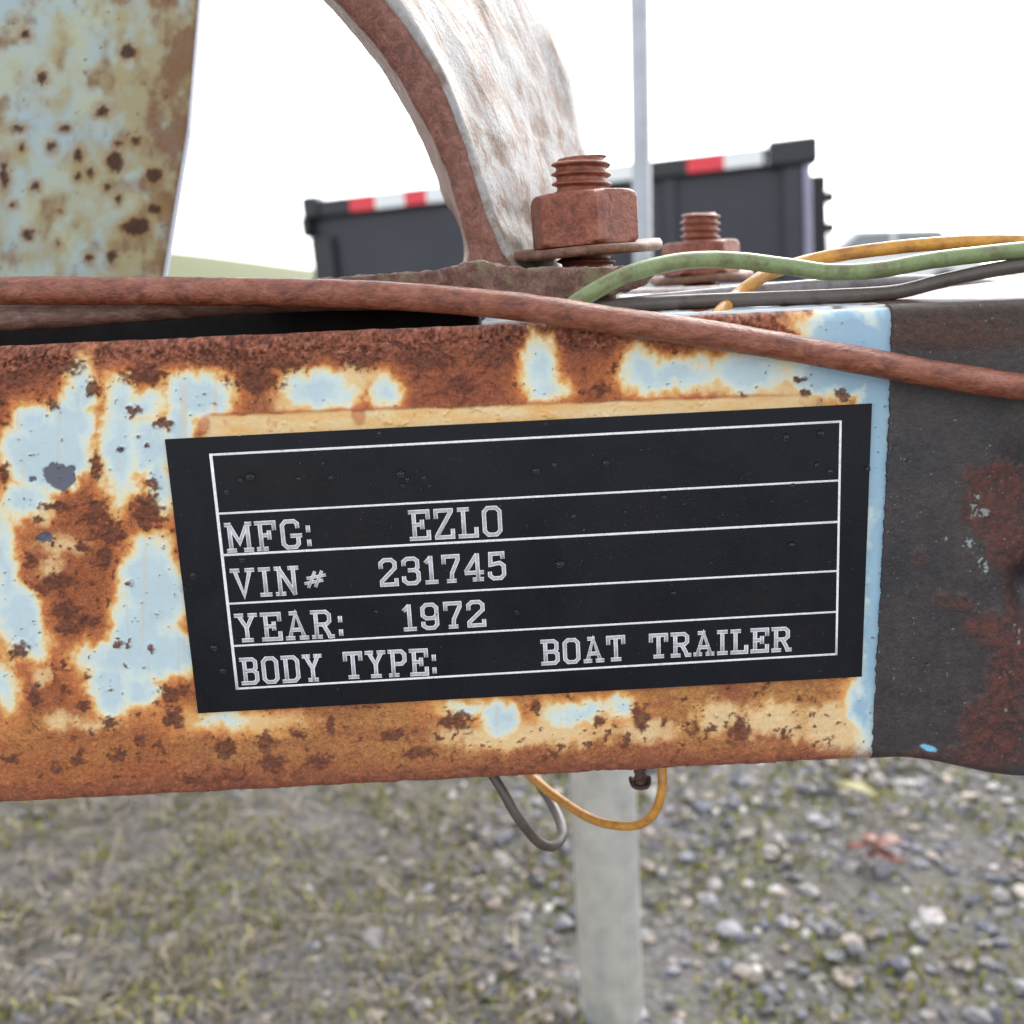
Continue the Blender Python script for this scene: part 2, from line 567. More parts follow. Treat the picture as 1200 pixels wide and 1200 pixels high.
    rust = np.maximum(rust, np.maximum(tb, bb * 0.8))
    # glue strip, with a rust line along its upper rim
    gl = lerp(lerp(CREAM, YEL, 0.4), YEL, np.clip(0.35 + 0.9 * fbm(x / 40, y / 9, 91, 4), 0, 1))
    gl = lerp(gl, ORA, sm(0.35, 0.7, fbm(x / 9, y / 9, 95, 3)) * 0.5)
    base = lerp(base, gl, strip)
    rust = rust * (1 - 0.85 * strip)
    rim = np.exp(-((y - yt + 1) / 2.0) ** 2) * sm(240, 250, x) * sm(950, 900, x)
    knot = np.clip(ell(x, y, 239, 497, 8, 14, 15), 0, 3) / 3 + np.clip(ell(x, y, 420, 484, 10, 16, -10), 0, 4) / 4
    base = lerp(base, lerp(RED, ORA, 0.4), np.clip(rim * 0.7 + knot * 0.7, 0, 1))
    # chips down to grey primer
    ch = np.full(x.shape, -9.0)
    for e in CHIPS: ch = np.maximum(ch, ell(x + 3 * fbm(x / 5, y / 5, 101, 3), y + 3 * fbm(x / 5, y / 5, 102, 3), *e))
    cf = sm(-0.3, 0.8, ch)
    base = lerp(base, srgb(98, 100, 112), cf)
    base = lerp(base, base * np.array([0.62, 0.76, 0.90]), sm(900, 1000, x) * sm(1.0, 2.2, t))
    # faint mottling of the paint
    base = base * (1 + 0.05 * fbm(x / 30, y / 30, 110, 4))[..., None]
    relief = tb * (0.8 * g1 + 0.9 * g2) + rust * (0.6 + 0.9 * fbm(x / 6, y / 5, 120, 4)) + fd * (0.6 + 0.9 * g2 + 0.5 * g1) - 0.5 * cf + 0.4 * rim + knot
    return np.clip(base, 0.01, 0.9), np.clip(rust, 0, 1), relief


def make_beam():
    xl, xr = P(0, 640)[0], P(1200, 640)[0]
    xe = P(1068, 640)[0]
    px = pxsize(0)
    dense = np.arange(xl - 0.012, xe, px * 1.35)
    left = xl - 0.012 - np.cumsum(np.geomspace(px * 2, 0.03, 60))
    xs = np.concatenate([left[::-1], dense])
    rad = 0.0022
    prof = []
    # underside, lower corner, face, upper corner, lip, inner wall
    prof += [(0.05, BOTZ), (0.03, BOTZ), (0.012, BOTZ)]
    for a in np.linspace(0, 90, 7): prof.append((rad - rad * math.sin(R(a)), BOTZ + rad - rad * math.cos(R(a))))
    for z in np.linspace(BOTZ + rad, TOPZ - rad, 405)[1:-1]: prof.append((0.0, z))
    for a in np.linspace(0, 90, 7): prof.append((rad - rad * math.cos(R(a)), TOPZ - rad + rad * math.sin(R(a))))
    prof += [(0.0042, TOPZ - 0.0002), (0.0052, TOPZ - 0.0014), (0.0054, TOPZ - 0.02), (0.0054, TOPZ - 0.075), (0.05, TOPZ - 0.078), (0.05, BOTZ)]
    prof = np.array(prof)
    nr, nc = len(prof), len(xs)
    X = np.broadcast_to(xs[None], (nr, nc)).copy()
    Yy = np.broadcast_to(prof[:, :1], (nr, nc)).copy(); Z = np.broadcast_to(prof[:, 1:], (nr, nc)).copy()
    pts = np.stack([X, np.minimum(Yy, 0.004), Z], -1)
    u, v = proj(np.stack([X, np.zeros_like(X), Z], -1))
    far = X < xl - 0.012
    u = np.where(far, (X - xl) / px, u)
    col, rust, rel = paint_field(u, v)
    edge = (Yy > 0.0042)
    col[edge] = DRK; rust[edge] = 1.0
    face = (Yy < 0.004)
    Yd = Yy - np.where(face, 1, 0) * rel * 0.00036
    V = np.stack([X, Yd, Z + 0.00025 * fbm(X * 260, Z * 90, 7, 3)], -1).reshape(-1, 3)
    o = add_obj('beam', V, grid_faces(nr, nc), M_STEEL, trailer, colors=col.reshape(-1, 3), attrs={'rust': rust.ravel()})
    return o


make_beam()


def mat_black_coupler():
    m = Mat('worn black paint')
    r = m.attr('rust', 'Fac')
    c = m.attr('Col')
    n1 = m.noise(700, 7, 0.7); n2 = m.noise(2600, 5, 0.7)
    g = m.ramp(n2, [(0.3, 0.6), (0.7, 1.35)])
    m.bump(m.math('ADD', n1, m.math('MULTIPLY', n2, 0.5)), 0.0011, m.math('ADD', m.math('MULTIPLY', r, 0.6), 0.16))
    return m.set(m.mix(0.9, c, g, 'MULTIPLY'), m.math('ADD', m.math('MULTIPLY', r, 0.2), 0.33), 0, 0.5)


def make_coupler():
    px = pxsize(0)
    n_in = 150
    nrow = 380
    rad = 0.0022
    ts = np.linspace(0, 1, nrow)
    cols_x = np.concatenate([np.arange(n_in) * px * 1.4, n_in * px * 1.4 + np.cumsum(np.geomspace(px * 2, 0.008, 22))])
    nc = len(cols_x)
    # profile: underside, lower corner, face, upper corner, crowned top
    secs = [('u', 0.05), ('u', 0.03), ('u', 0.012)]
    rows = []
    ztop = TOPZ + 0.0004
    tops = np.linspace(0, 1, 24)[1:]
    def xb(v):   # ragged paint line, photo pixel as a function of height
        return np.interp(v, [340, 372, 470, 700, 893, 960], [1046, 1044, 1042, 1031, 1021, 1018])
    V = []; U = []
    face_z = np.linspace(0, 1, nrow)
    for k in range(3):
        rows.append(('under', secs[k][1]))
    for a in np.linspace(0, 90, 6): rows.append(('lo', a))
    for t in face_z[1:-1]: rows.append(('face', t))
    for a in np.linspace(0, 90, 6): rows.append(('hi', a))
    for t in tops: rows.append(('top', t))
    nr = len(rows)
    X = np.zeros((nr, nc)); Y = np.zeros((nr, nc)); Z = np.zeros((nr, nc)); PX = np.zeros((nr, nc)); PY = np.zeros((nr, nc))
    for i, (kd, t) in enumerate(rows):
        if kd == 'under': zt, yy = 0.0, t
        elif kd == 'lo': zt, yy = 0.0, rad - rad * math.sin(R(t))
        elif kd == 'face': zt, yy = t, 0.0
        elif kd == 'hi': zt, yy = 1.0, rad - rad * math.cos(R(t))
        else: zt, yy = 1.0, rad + t * 0.055
        z_guess = BOTZ + zt * (ztop - BOTZ)
        v_guess = proj(np.array([P(1040, 640)[0], 0, z_guess]))[1]
        x0 = P(float(xb(v_guess)), float(v_guess))[0]
        wob = px * (1.6 * fbm(np.array([z_guess / px / 9.0]), np.array([3.0]), 201, 3)[0] + 0.9 * fbm(np.array([z_guess / px / 2.5]), np.array([8.0]), 205, 2)[0])
        x = x0 + cols_x + wob * np.exp(-cols_x / (px * 6))
        xk = P(1062, 640)[0]
        drop = np.clip(x - xk, 0, None)
        zb = BOTZ - 0.0001 - 0.0060 * sm(0, 0.030, drop) * 0.85 - drop * 0.04
        zb = zb + 0.0001
        zz = zb + zt * (ztop - zb)
        if kd == 'lo': zz = zb + rad - rad * math.cos(R(t))
        if kd == 'hi': zz = ztop - rad + rad * math.sin(R(t)) + 0 * x
        if kd == 'face': zz = zb + rad + t * (ztop - zb - 2 * rad)
        if kd == 'top': zz = ztop + 0.0042 * math.sin(t * math.pi / 2) ** 1.2 + 0 * x
        yv = yy - 0.0007 + 0 * x
        X[i] = x; Y[i] = yv; Z[i] = zz
    u, v = proj(np.stack([X, np.zeros_like(X), Z], -1))
    # dent in the pressed side
    dent = np.exp(-(((u - 1206) / 26) ** 2 + ((v - 690) / 34) ** 2)) + 0.4 * np.exp(-(((u - 1195) / 30) ** 2 + ((v - 560) / 40) ** 2))
    isface = (Y < 0.001)
    Y = Y + dent * 0.005 * isface
    n = fbm(u / 24, v / 24, 211, 4); n2 = fbm(u / 6, v / 6, 215, 4)
    blk = lerp(srgb(40, 38, 43), srgb(66, 58, 57), np.clip(0.45 + 0.7 * fbm(u / 40, v / 60, 212, 4) + 0.45 * n2, 0, 1))
    blk = blk * (1 + 0.35 * fbm(u / 2.6, v / 2.6, 218, 2))[..., None]
    rm = np.zeros_like(u)
    for e in [(1170, 590, 45, 50, 0), (1140, 555, 16, 12, 0), (1180, 640, 30, 30, 0), (1120, 705, 22, 8, 10), (1165, 740, 40, 20, 20), (1175, 800, 22, 50, 0), (1075, 655, 8, 8, 0), (1160, 850, 40, 40, 0), (1150, 885, 60, 14, 0), (1120, 390, 90, 18, 0), (1190, 760, 14, 90, 0), (1080, 884, 20, 6, 0)]:
        rm = np.maximum(rm, sm(-6, 8, ell(u + 8 * n, v + 8 * n2, *e)))
    out = (u > 1230)
    rm = np.where(out, sm(0.0, 0.4, n), rm)
    rc = lerp(srgb(74, 44, 38), srgb(112, 60, 48), np.clip(0.5 + n2, 0, 1))
    col = lerp(blk, rc, rm * np.clip(0.75 + 0.5 * n2, 0, 1) * 0.9)
    # brown grime on the upper edge
    gt = sm(470, 365, v + 40 * n + 16 * n2)
    col = lerp(col, srgb(84, 66, 56), gt * 0.7)
    # pale flakes of the paint beneath
    fl = np.zeros_like(u)
    for e in [(1140, 590, 6, 20, 10), (1150, 600, 10, 6, 0), (1135, 635, 12, 8, 0), (1150, 660, 6, 14, -20), (1105, 630, 4, 6, 0), (1190, 735, 5, 10, 0), (1192, 750, 5, 4, 0), (1180, 830, 8, 3, 0)]:
        fl = np.maximum(fl, sm(0, 2, ell(u, v, *e)) * sm(0.05, 0.3, n2 + 0.7 * fbm(u / 3, v / 3, 222, 2)))
    fl = np.maximum(fl, sm(0.62, 0.72, fbm(u / 3.3, v / 3.3, 225, 2) - 0.10) * 0.6)
    col = lerp(col, srgb(150, 160, 160), fl)
    bf = sm(-0.5, 1, ell(u + 3 * n2, v + 2 * n2, 1087, 875, 10, 3.5, 15))
    col = lerp(col, srgb(120, 190, 225), bf)
    # top: paint mostly gone, rust and flaking white
    top = (Y > 0.002) & (Z > TOPZ - 0.004)
    tc = lerp(srgb(78, 52, 45), srgb(116, 112, 120), sm(-0.05, 0.35, fbm(X * 300, Y * 900, 231, 4)))
    col[top] = tc[top]
    rust = np.clip(0.25 + rm * 0.7 + gt * 0.8 + 0.2 * n, 0, 1)
    rust[top] = 0.7
    Y = Y - isface * (0.00012 * n2 * (0.4 + rm + gt) + 0.0002 * rm)
    # folded left edge down to the beam
    X = np.concatenate([X[:, :1], X], 1); Z = np.concatenate([Z[:, :1], Z], 1); Y = np.concatenate([Y[:, :1] + 0.0012, Y], 1)
    col = np.concatenate([col[:, :1], col], 1); rust = np.concatenate([rust[:, :1], rust], 1)
    nc += 1
    V = np.stack([X, Y, Z], -1).reshape(-1, 3)
    o = add_obj('coupler', V, grid_faces(nr, nc), mat_black_coupler(), trailer, colors=col.reshape(-1, 3), attrs={'rust': rust.ravel()})
    o['label'] = 'worn black painted end of the beam with red rust showing through'
    return o


make_coupler()


def make_top_plate():
    x0, x1 = P(578, 640)[0], P(1062, 640)[0]
    xs = np.linspace(x0, x1, 260); ys = np.linspace(0, 1, 60)
    X, T = np.meshgrid(xs, ys)
    X = X + 0.001 * fbm(T * 6, X * 0, 301, 3) * (X < x0 + 0.004)
    Y = 0.0026 + T * 0.056
    Z = TOPZ + 0.0004 + 0.0038 * np.sin(T * math.pi / 2) ** 1.3 + 0.0002 * fbm(X * 300, Y * 300, 302, 3)
    n = fbm(X * 240, Y * 300, 303, 4)
    col = lerp(srgb(196, 212, 226), srgb(214, 214, 208), np.clip(0.5 + n, 0, 1))
    rm = sm(0.1, 0.45, fbm(X * 170, Y * 200, 305, 4))
    col = lerp(col, lerp(srgb(140, 84, 66), srgb(110, 70, 60), np.clip(0.5 + n, 0, 1)), rm)
    V = np.stack([X, Y, Z], -1).reshape(-1, 3)
    nb = V.copy(); nb[:, 2] -= 0.0012
    V2 = np.concatenate([V, nb]); k = len(V)
    f = grid_faces(60, 260)
    f2 = f[:, ::-1] + k
    # close the rim
    r_ = [j for j in range(260)] + [i * 260 + 259 for i in range(1, 60)] + [59 * 260 + j for j in range(258, -1, -1)] + [i * 260 for i in range(58, 0, -1)]
    rim = np.array([(r_[i], k + r_[i], k + r_[(i + 1) % len(r_)], r_[(i + 1) % len(r_)]) for i in range(len(r_))])
    o = add_obj('top_plate', V2, np.concatenate([f, f2, rim]), M_STEEL, trailer, colors=np.concatenate([col.reshape(-1, 3)] * 2), attrs={'rust': np.concatenate([rm.ravel()] * 2)})


make_top_plate()

M_RUST = mat_rust('reddish rust', (0.23, 0.085, 0.06), (0.10, 0.04, 0.032), (0.34, 0.16, 0.12), 330, 0.0004, 0.5)
M_RUSTDARK = mat_rust('dark rust', (0.09, 0.05, 0.04), (0.04, 0.025, 0.022), (0.15, 0.08, 0.06), 300, 0.0005, 0.7)
M_RUSTMOSS = mat_rust('mossy rust', (0.19, 0.09, 0.065), (0.06, 0.034, 0.028), (0.34, 0.20, 0.155), 380, 0.0011, 0.6, moss=(0.22, 0.19, 0.10))
M_NUT = mat_rust('nut rust', (0.26, 0.070, 0.036), (0.085, 0.030, 0.022), (0.40, 0.15, 0.09), 300, 0.0007, 0.42)
M_WASHER = mat_rust('washer rust', (0.17, 0.07, 0.036), (0.06, 0.034, 0.024), (0.26, 0.15, 0.085), 300, 0.0004, 0.55)

# added block behind the beam's front wall, near-black to paint the slot's shade
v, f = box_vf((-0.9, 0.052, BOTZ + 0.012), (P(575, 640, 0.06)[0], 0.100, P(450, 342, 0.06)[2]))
o = add_obj('slot_block', v, f, mat_simple('slot shade black', (0.016, 0.015, 0.015), 0.8, 0, 0.3, 200, 0.0005, 0.1), trailer, smooth=False)
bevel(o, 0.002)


# ---- winch bracket: cast base and curved strap
def prism(pts_front, y0, y1):
    """closed outline given as photo pixels, put at depth y0 and given real thickness to y1"""
    A = [P(x, y, y0) for x, y in pts_front]
    n = len(A)
    B = [a + np.array([0, y1 - y0, 0]) for a in A]
    f = [tuple(range(n)), tuple(range(2 * n - 1, n - 1, -1))] + [(i, n + i, n + (i + 1) % n, (i + 1) % n) for i in range(n)]
    return A + B, f


base_pts = [(250, 352), (250, 340), (330, 332), (400, 325), (470, 320), (515, 317), (545, 309), (568, 306), (590, 311), (620, 314), (700, 313), (758, 312), (768, 320), (752, 334), (720, 346), (600, 354), (420, 354)]
base_pts = base_pts[::-1]
v, f = prism(base_pts, 0.013, 0.075)
br = add_obj('bracket_base', v, f, M_RUSTMOSS, trailer)
roughen(br, 0.0006, 0.0018, 0.006)
_t = bpy.data.textures.new('grit', 'CLOUDS'); _t.noise_scale = 0.0016; _t.noise_depth = 3
_d2 = br.modifiers.new('grit', 'DISPLACE'); _d2.texture = _t; _d2.texture_coords = 'LOCAL'; _d2.strength = 0.0012; _d2.mid_level = 0.5

STR = [  # y, left edge, front corner, right edge of the broad side
    (335, 552, 606, 735), (315, 546, 598, 715), (303, 548, 590, 706), (288, 548, 582, 700), (262, 541, 570, 697), (235, 534, 561, 693), (205, 524, 552, 688),
    (175, 512, 543, 681), (150, 500, 534, 674), (110, 478, 517, 664), (70, 452, 497, 652), (20, 410, 462, 634), (-40, 352, 412, 606), (-100, 280, 350, 570)]
rows = []
for (yy, a, b, c) in STR:
    FL = P(a, yy, 0.034); FR = P(b, yy, 0.030); BR = P(c, yy - 2, 0.085); BL = P(a - (14 if yy < 240 else 4), yy, 0.085)
    rows.append([FL, FR, BR, BL])
rows = np.array(rows)
sub = []
for k in range(4): sub.append(catmull(rows[:, k], 6))
sub = np.array(sub).transpose(1, 0, 2)          # levels x 4
nl = len(sub)
# two skins: rusty edge strip and back (casting), and the broad pale face
V = sub.reshape(-1, 3)
fc = []
for i in range(nl - 1):
    for k in (0, 2, 3):
        fc.append((i * 4 + k, i * 4 + (k + 1) % 4, (i + 1) * 4 + (k + 1) % 4, (i + 1) * 4 + k))
    fc.append((i * 4 + 1, i * 4 + 2, (i + 1) * 4 + 2, (i + 1) * 4 + 1))
fc.append((3, 2, 1, 0)); e = (nl - 1) * 4; fc.append((e, e + 1, e + 2, e + 3))
strap = add_obj('bracket_strap', V, fc, M_RUST, trailer)
roughen(strap, 0.0013, 0.0008, 0.006)
# broad pale flaking side, a thin plate laid on the strap's right side
def mat_flaking():
    m = Mat('flaking white paint')
    t = m.N('ShaderNodeUVMap') if False else None
    a = m.attr('along', 'Fac'); b = m.attr('across', 'Fac')
    cb = m.N('ShaderNodeCombineXYZ'); m.L(a, cb.inputs[0]); m.L(b, cb.inputs[1])
    mp = m.N('ShaderNodeMapping'); mp.inputs['Scale'].default_value = (5.0, 6.5, 1); mp.inputs['Rotation'].default_value = (0, 0, 0.06)
    m.L(cb.outputs[0], mp.inputs[0])
    n1 = m.noise(1.6, 5, 0.6, mp.outputs[0], 0.25)
    n2 = m.noise(900, 5, 0.7)
    c = m.ramp(n1, [(0.30, (0.14, 0.08, 0.055)), (0.42, (0.27, 0.20, 0.16)), (0.52, (0.37, 0.345, 0.33)), (0.9, (0.43, 0.435, 0.45))])
    n3 = m.noise(160, 5, 0.65)
    dirt = m.math('MULTIPLY', m.ramp(n3, [(0.45, 0.0), (0.62, 1.0)]), m.ramp(a, [(0.0, 0.95), (0.42, 0.0)]))
    c = m.mix(dirt, c, (0.19, 0.15, 0.09))
    c = m.mix(0.8, c, m.ramp(n2, [(0.3, 0.72), (0.7, 1.25)]), 'MULTIPLY')
    m.bump(m.math('ADD', n1, m.math('MULTIPLY', n2, 0.3)), 0.0012, 0.6)
    return m.set(c, 0.5, 0, 0.25)


nx = 26
A = sub[:, 1]; B = sub[:, 2]
tt = np.linspace(0.02, 1.0, nx)
gridp = A[:, None] * (1 - tt)[None, :, None] + B[:, None] * tt[None, :, None]
nrm = np.cross(B[1:] - A[1:], np.diff(A, axis=0)); nrm = np.concatenate([nrm[:1], nrm]); nrm /= np.linalg.norm(nrm, axis=1)[:, None]
if nrm[3][0] < 0: nrm = -nrm
bulge = 0.0012 + 0.0012 * fbm(np.arange(nl)[:, None] / 14 + 0 * tt[None], tt[None] * 7 + 0 * np.arange(nl)[:, None], 401, 3)
o1 = gridp + nrm[:, None] * bulge[..., None]
o2 = gridp - nrm[:, None] * 0.0008
k = nl * nx
Vv = np.concatenate([o1.reshape(-1, 3), o2.reshape(-1, 3)])
ff = grid_faces(nl, nx)
ring = [j for j in range(nx)] + [i * nx + nx - 1 for i in range(1, nl)] + [(nl - 1) * nx + j for j in range(nx - 2, -1, -1)] + [i * nx for i in range(nl - 2, 0, -1)]
rim = np.array([(ring[i], k + ring[i], k + ring[(i + 1) % len(ring)], ring[(i + 1) % len(ring)]) for i in range(len(ring))])
al = np.repeat(np.linspace(0, 1, nl), nx); ac = np.tile(tt, nl)
o = add_obj('bracket_face', Vv, np.concatenate([ff, ff[:, ::-1] + k, rim]), mat_flaking(), trailer, attrs={'along': np.tile(al, 2), 'across': np.tile(ac, 2)})
o['label'] = 'pale streaked flaking side of the rusty curved bracket'


# ---- bolts with nut and washer
def hex_nut(rad, h, bore, rot, nseg=36):
    """hexagonal nut with chamfered corners and a bored hole"""
    lev = [(0, 0.90), (h * 0.07, 1.0), (h * 0.86, 1.0), (h * 0.95, 0.955), (h, 0.88)]
    V = []; Fs = []
    n = 48
    def rr(a, k):
        a6 = (a % (math.pi / 3)) - math.pi / 6
        hx = rad * math.cos(math.pi / 6) / math.cos(a6)
        return min(hx, rad * 1.0 * k)
    for z, kf in lev:
        for i in range(n):
            a = 2 * math.pi * i / n
            r = rr(a, kf) * (1 if kf == 1.0 else 1)
            V.append((r * math.cos(a + rot), r * math.sin(a + rot), z))
    top = len(V)
    for z in (h, 0):
        for i in range(n):
            a = 2 * math.pi * i / n + rot
            V.append((bore * math.cos(a), bore * math.sin(a), z))
    for l in range(len(lev) - 1):
        for i in range(n):
            j = (i + 1) % n
            Fs.append((l * n + i, l * n + j, (l + 1) * n + j, (l + 1) * n + i))
    l = (len(lev) - 1) * n
    for i in range(n):
        j = (i + 1) % n
        Fs.append((l + i, l + j, top + j, top + i)); Fs.append((top + i, top + j, top + n + j, top + n + i)); Fs.append((top + n + i, top + n + j, j, i))
    return V, Fs


def thread(rad, h, pitch, n=40):
    """threaded shank: a helical groove in the radius"""
    V = []; Fs = []
    nz = int(h / pitch * 12)
    for k in range(nz + 1):
        z = h * k / nz
        for i in range(n):
            a = 2 * math.pi * i / n
            ph = (z / pitch + i / n) % 1.0
            tri = abs(ph - 0.5) * 2
            g = max(0.0, min(1.0, (tri - 0.18) * 2.2))
            r = rad * (1 - 0.17 * g)
            if z > h - pitch * 0.6: r *= 1 - 0.10 * (z - (h - pitch * 0.6)) / (pitch * 0.6)
            V.append((r * math.cos(a), r * math.sin(a), z))
    for k in range(nz):
        for i in range(n):
            j = (i + 1) % n
            Fs.append((k * n + i, k * n + j, (k + 1) * n + j, (k + 1) * n + i))
    Fs.append(tuple(range(nz * n, nz * n + n))); Fs.append(tuple(range(n - 1, -1, -1)))
    return V, Fs


def washer_vf(ro, ri, th, bend, n=72):
    V = []; Fs = []
    rings = [(ri, th), (ro * 0.97, th), (ro, th * 0.6), (ro, th * 0.3), (ro * 0.97, 0), (ri, 0)]
    for r, z in rings:
        for i in range(n):
            a = 2 * math.pi * i / n
            q = r * (1 + 0.012 * math.sin(5 * a + 1) + 0.01 * math.sin(11 * a))
            x, y = q * math.cos(a), q * math.sin(a)
            V.append((x, y, z + bend * (x / ro) ** 2 + 0.0003 * math.sin(3 * a) * r / ro))
    m = len(rings)
    for k in range(m):
        k2 = (k + 1) % m
        for i in range(n):
            j = (i + 1) % n
            Fs.append((k * n + i, k2 * n + i, k2 * n + j, k * n + j))
    return V, Fs


def bolt(base, scale, thread_h, nut_h, nut_r, bolt_r, rot, wash_r, wash_tilt, up_tilt=0.0):
    th = 0.0024 * scale
    v, f = thread(bolt_r, nut_h + thread_h + 0.02 * scale, 0.0024 * scale)
    b = link('bolt', mesh_from(v, f), M_NUT, trailer)
    b.matrix_parent_inverse = world_inv(trailer)
    b.location = Vector(base) + Vector((0, 0, -0.02 * scale))
    b.rotation_euler = (0, up_tilt, 0)
    n_ = link('nut', mesh_from(*hex_nut(nut_r, nut_h, bolt_r * 0.93, rot)), M_NUT, b)
    n_.location = (0, 0, 0.02 * scale)
    n_.data.polygons.foreach_set('use_smooth', np.zeros(len(n_.data.polygons), bool))
    bevel(n_, 0.0007 * scale, 3, 25)
    if wash_r:
        w_ = link('washer', mesh_from(*washer_vf(wash_r, bolt_r * 1.05, th, 0.0004)), M_WASHER, b)
        w_.location = (0, 0, 0.02 * scale - th + 0.0001)
        w_.rotation_euler = wash_tilt
    return b


Y1 = 0.037
b1 = P(689, 289, Y1)
s1 = ((b1 - CAM) @ fw) / F
zz1 = lambda y: P(689, y, Y1)[2]
bolt(b1, 0.9, zz1(185) - zz1(227), zz1(227) - zz1(289), 65 * s1, 34.5 * s1, R(-90 + 7), 90 * s1, (0.04, -0.006, 0), -0.035)
Y2 = 0.125
b2 = P(823, 322, Y2)
s2 = ((b2 - CAM) @ fw) / F
zz2 = lambda y: P(823, y, Y2)[2]
bolt(b2, 0.9, zz2(250) - zz2(283), zz2(283) - zz2(322), 45 * s2, 23 * s2, R(-90 + 22), 60 * s2, (0.03, -0.02, 0), -0.02)
# plate under the second bolt
v, f = box_vf((P(700, 330, 0.09)[0], 0.095, P(800, 350, 0.095)[2]), (P(905, 330, 0.15)[0], 0.165, b2[2] - 0.0035))
o = add_obj('bracket_plate', v, f, mat_rust('pale corroded plate', (0.50, 0.42, 0.38), (0.26, 0.15, 0.11), (0.68, 0.66, 0.66), 220, 0.0006, 0.5), trailer)
bevel(o, 0.002, 3)
# clamp bolt tip under the beam
yb_ = 0.02
sb = pxsize(yb_)
pb = P(750, 908, yb_)
v, f = thread(8 * sb, BOTZ + 0.0008 - P(750, 921, yb_)[2], 0.0016)
o = add_obj('bolt_tip', np.array(v) * np.array([1, 1, -1]) + np.array([pb[0], pb[1], BOTZ + 0.0008]), [q[::-1] for q in f], M_RUSTDARK, trailer)
v, f = washer_vf(14 * sb, 7 * sb, 0.0009, 0.0012)
add_obj('spring_clip', np.array(v) + np.array([pb[0], pb[1], P(750, 921, yb_)[2]]), f, M_RUSTDARK, trailer)


# ---- left upright panel, pale blue with stains
def make_panel():
    Yp = 0.105
    edge = [(-60, 236), (0, 231), (150, 218), (240, 203), (320, 190), (352, 186)]
    rowsY = np.arange(-60, 352, 2.0)
    xr = np.interp(rowsY, [e[0] for e in edge], [e[1] for e in edge])
    nc = 240
    tt = np.linspace(0, 1, nc)
    U = -260 + (xr[:, None] + 260) * tt[None]
    Vv = np.broadcast_to(rowsY[:, None], U.shape)
    d = fw[None, None] + rt * ((U - 600) / F)[..., None] - up * ((Vv - 600) / F)[..., None]
    T = (Yp - CAM[1]) / d[..., 1]
    pts = CAM + d * T[..., None]
    x, y = U, Vv
    n = fbm(x / 40, y / 40, 501, 4)
    base = lerp(srgb(176, 200, 208), srgb(196, 200, 168), np.clip(0.5 + 1.1 * n, 0, 1))
    st = sm(-0.35, 0.55, fbm(x / 24, y / 30, 505, 5) + 0.5 * sm(110, 200, x) - 0.05)
    base = lerp(base, srgb(178, 158, 96), st * 0.8)
    st2 = sm(0.0, 0.8, fbm(x / 18, y / 24, 509, 5) + 0.6 * sm(140, 205, x + (y - 150) * 0.16))
    base = lerp(base, srgb(142, 98, 62), st2 * 0.88)
    dk = np.full(x.shape, -9.0)
    for e in [(135, 190, 10, 12), (92, 182, 6, 7), (60, 172, 4, 5), (27, 172, 4, 4), (106, 203, 5, 6), (42, 218, 5, 5), (5, 205, 5, 16), (33, 274, 6, 6), (160, 265, 16, 10), (180, 205, 9, 9), (130, 300, 5, 9), (105, 302, 5, 5), (138, 232, 4, 5), (125, 220, 4, 4), (16, 241, 3, 3), (75, 150, 6, 4), (20, 150, 8, 4), (137, 168, 4, 4), (182, 245, 8, 5), (92, 206, 5, 5), (160, 165, 6, 4), (68, 286, 2, 3), (70, 247, 2, 2), (120, 130, 8, 6), (50, 90, 6, 7), (150, 60, 9, 8), (30, 40, 5, 5)]:
        dk = np.maximum(dk, ell(x + 3 * fbm(x / 6, y / 6, 511, 3), y + 3 * fbm(x / 6, y / 6, 513, 3), *e) / 3.0)
    dk = dk + 0.9 * fbm(x / 5, y / 5, 531, 3)
    halo = sm(-3.4, 0.2, dk); core = sm(-0.7, 0.9, dk)
    base = lerp(base, srgb(168, 130, 74), halo * 0.7)
    base = lerp(base, srgb(92, 56, 44), core * 0.9)
    fl = sm(0.62, 0.8, fbm(x / 7, y / 7, 521, 3))
    base = lerp(base, srgb(110, 74, 54), fl)
    base = base * 0.76
    rust = np.clip(core + 0.35 * st2 + fl, 0, 1)
    pts[..., 1] -= 0.0002 * core
    nr = len(rowsY)
    # folded right edge going back
    ret = pts[:, -1:].copy()
    strips = [pts]
    cs = [base]; rs = [rust]
    for dy, dx in ((0.0008, 0.0004), (0.0020, 0.0006), (0.0050, 0.0003)):
        q = ret.copy(); q[..., 1] += dy; q[..., 0] += dx
        strips.append(q); cs.append(np.broadcast_to(srgb(170, 176, 190), q.shape)); rs.append(np.full(q.shape[:2], 0.2))
    back = pts[:, :1].copy(); back[..., 1] += 0.0050
    strips.append(back); cs.append(np.broadcast_to(DRK, back.shape)); rs.append(np.full(back.shape[:2], 0.6))
    A = np.concatenate(strips, 1); C = np.concatenate(cs, 1); Rr = np.concatenate(rs, 1)
    o = add_obj('upright_panel', A.reshape(-1, 3), grid_faces(nr, A.shape[1], flip=True), M_STEEL, trailer, colors=C.reshape(-1, 3), attrs={'rust': Rr.ravel()})
    o['label'] = 'pale blue upright panel freckled with brown rust spots'


make_panel()

# ---- identification plate
PY = -0.0009
plate_px = [(193, 515), (1022, 473), (1010, 793), (232, 836)]


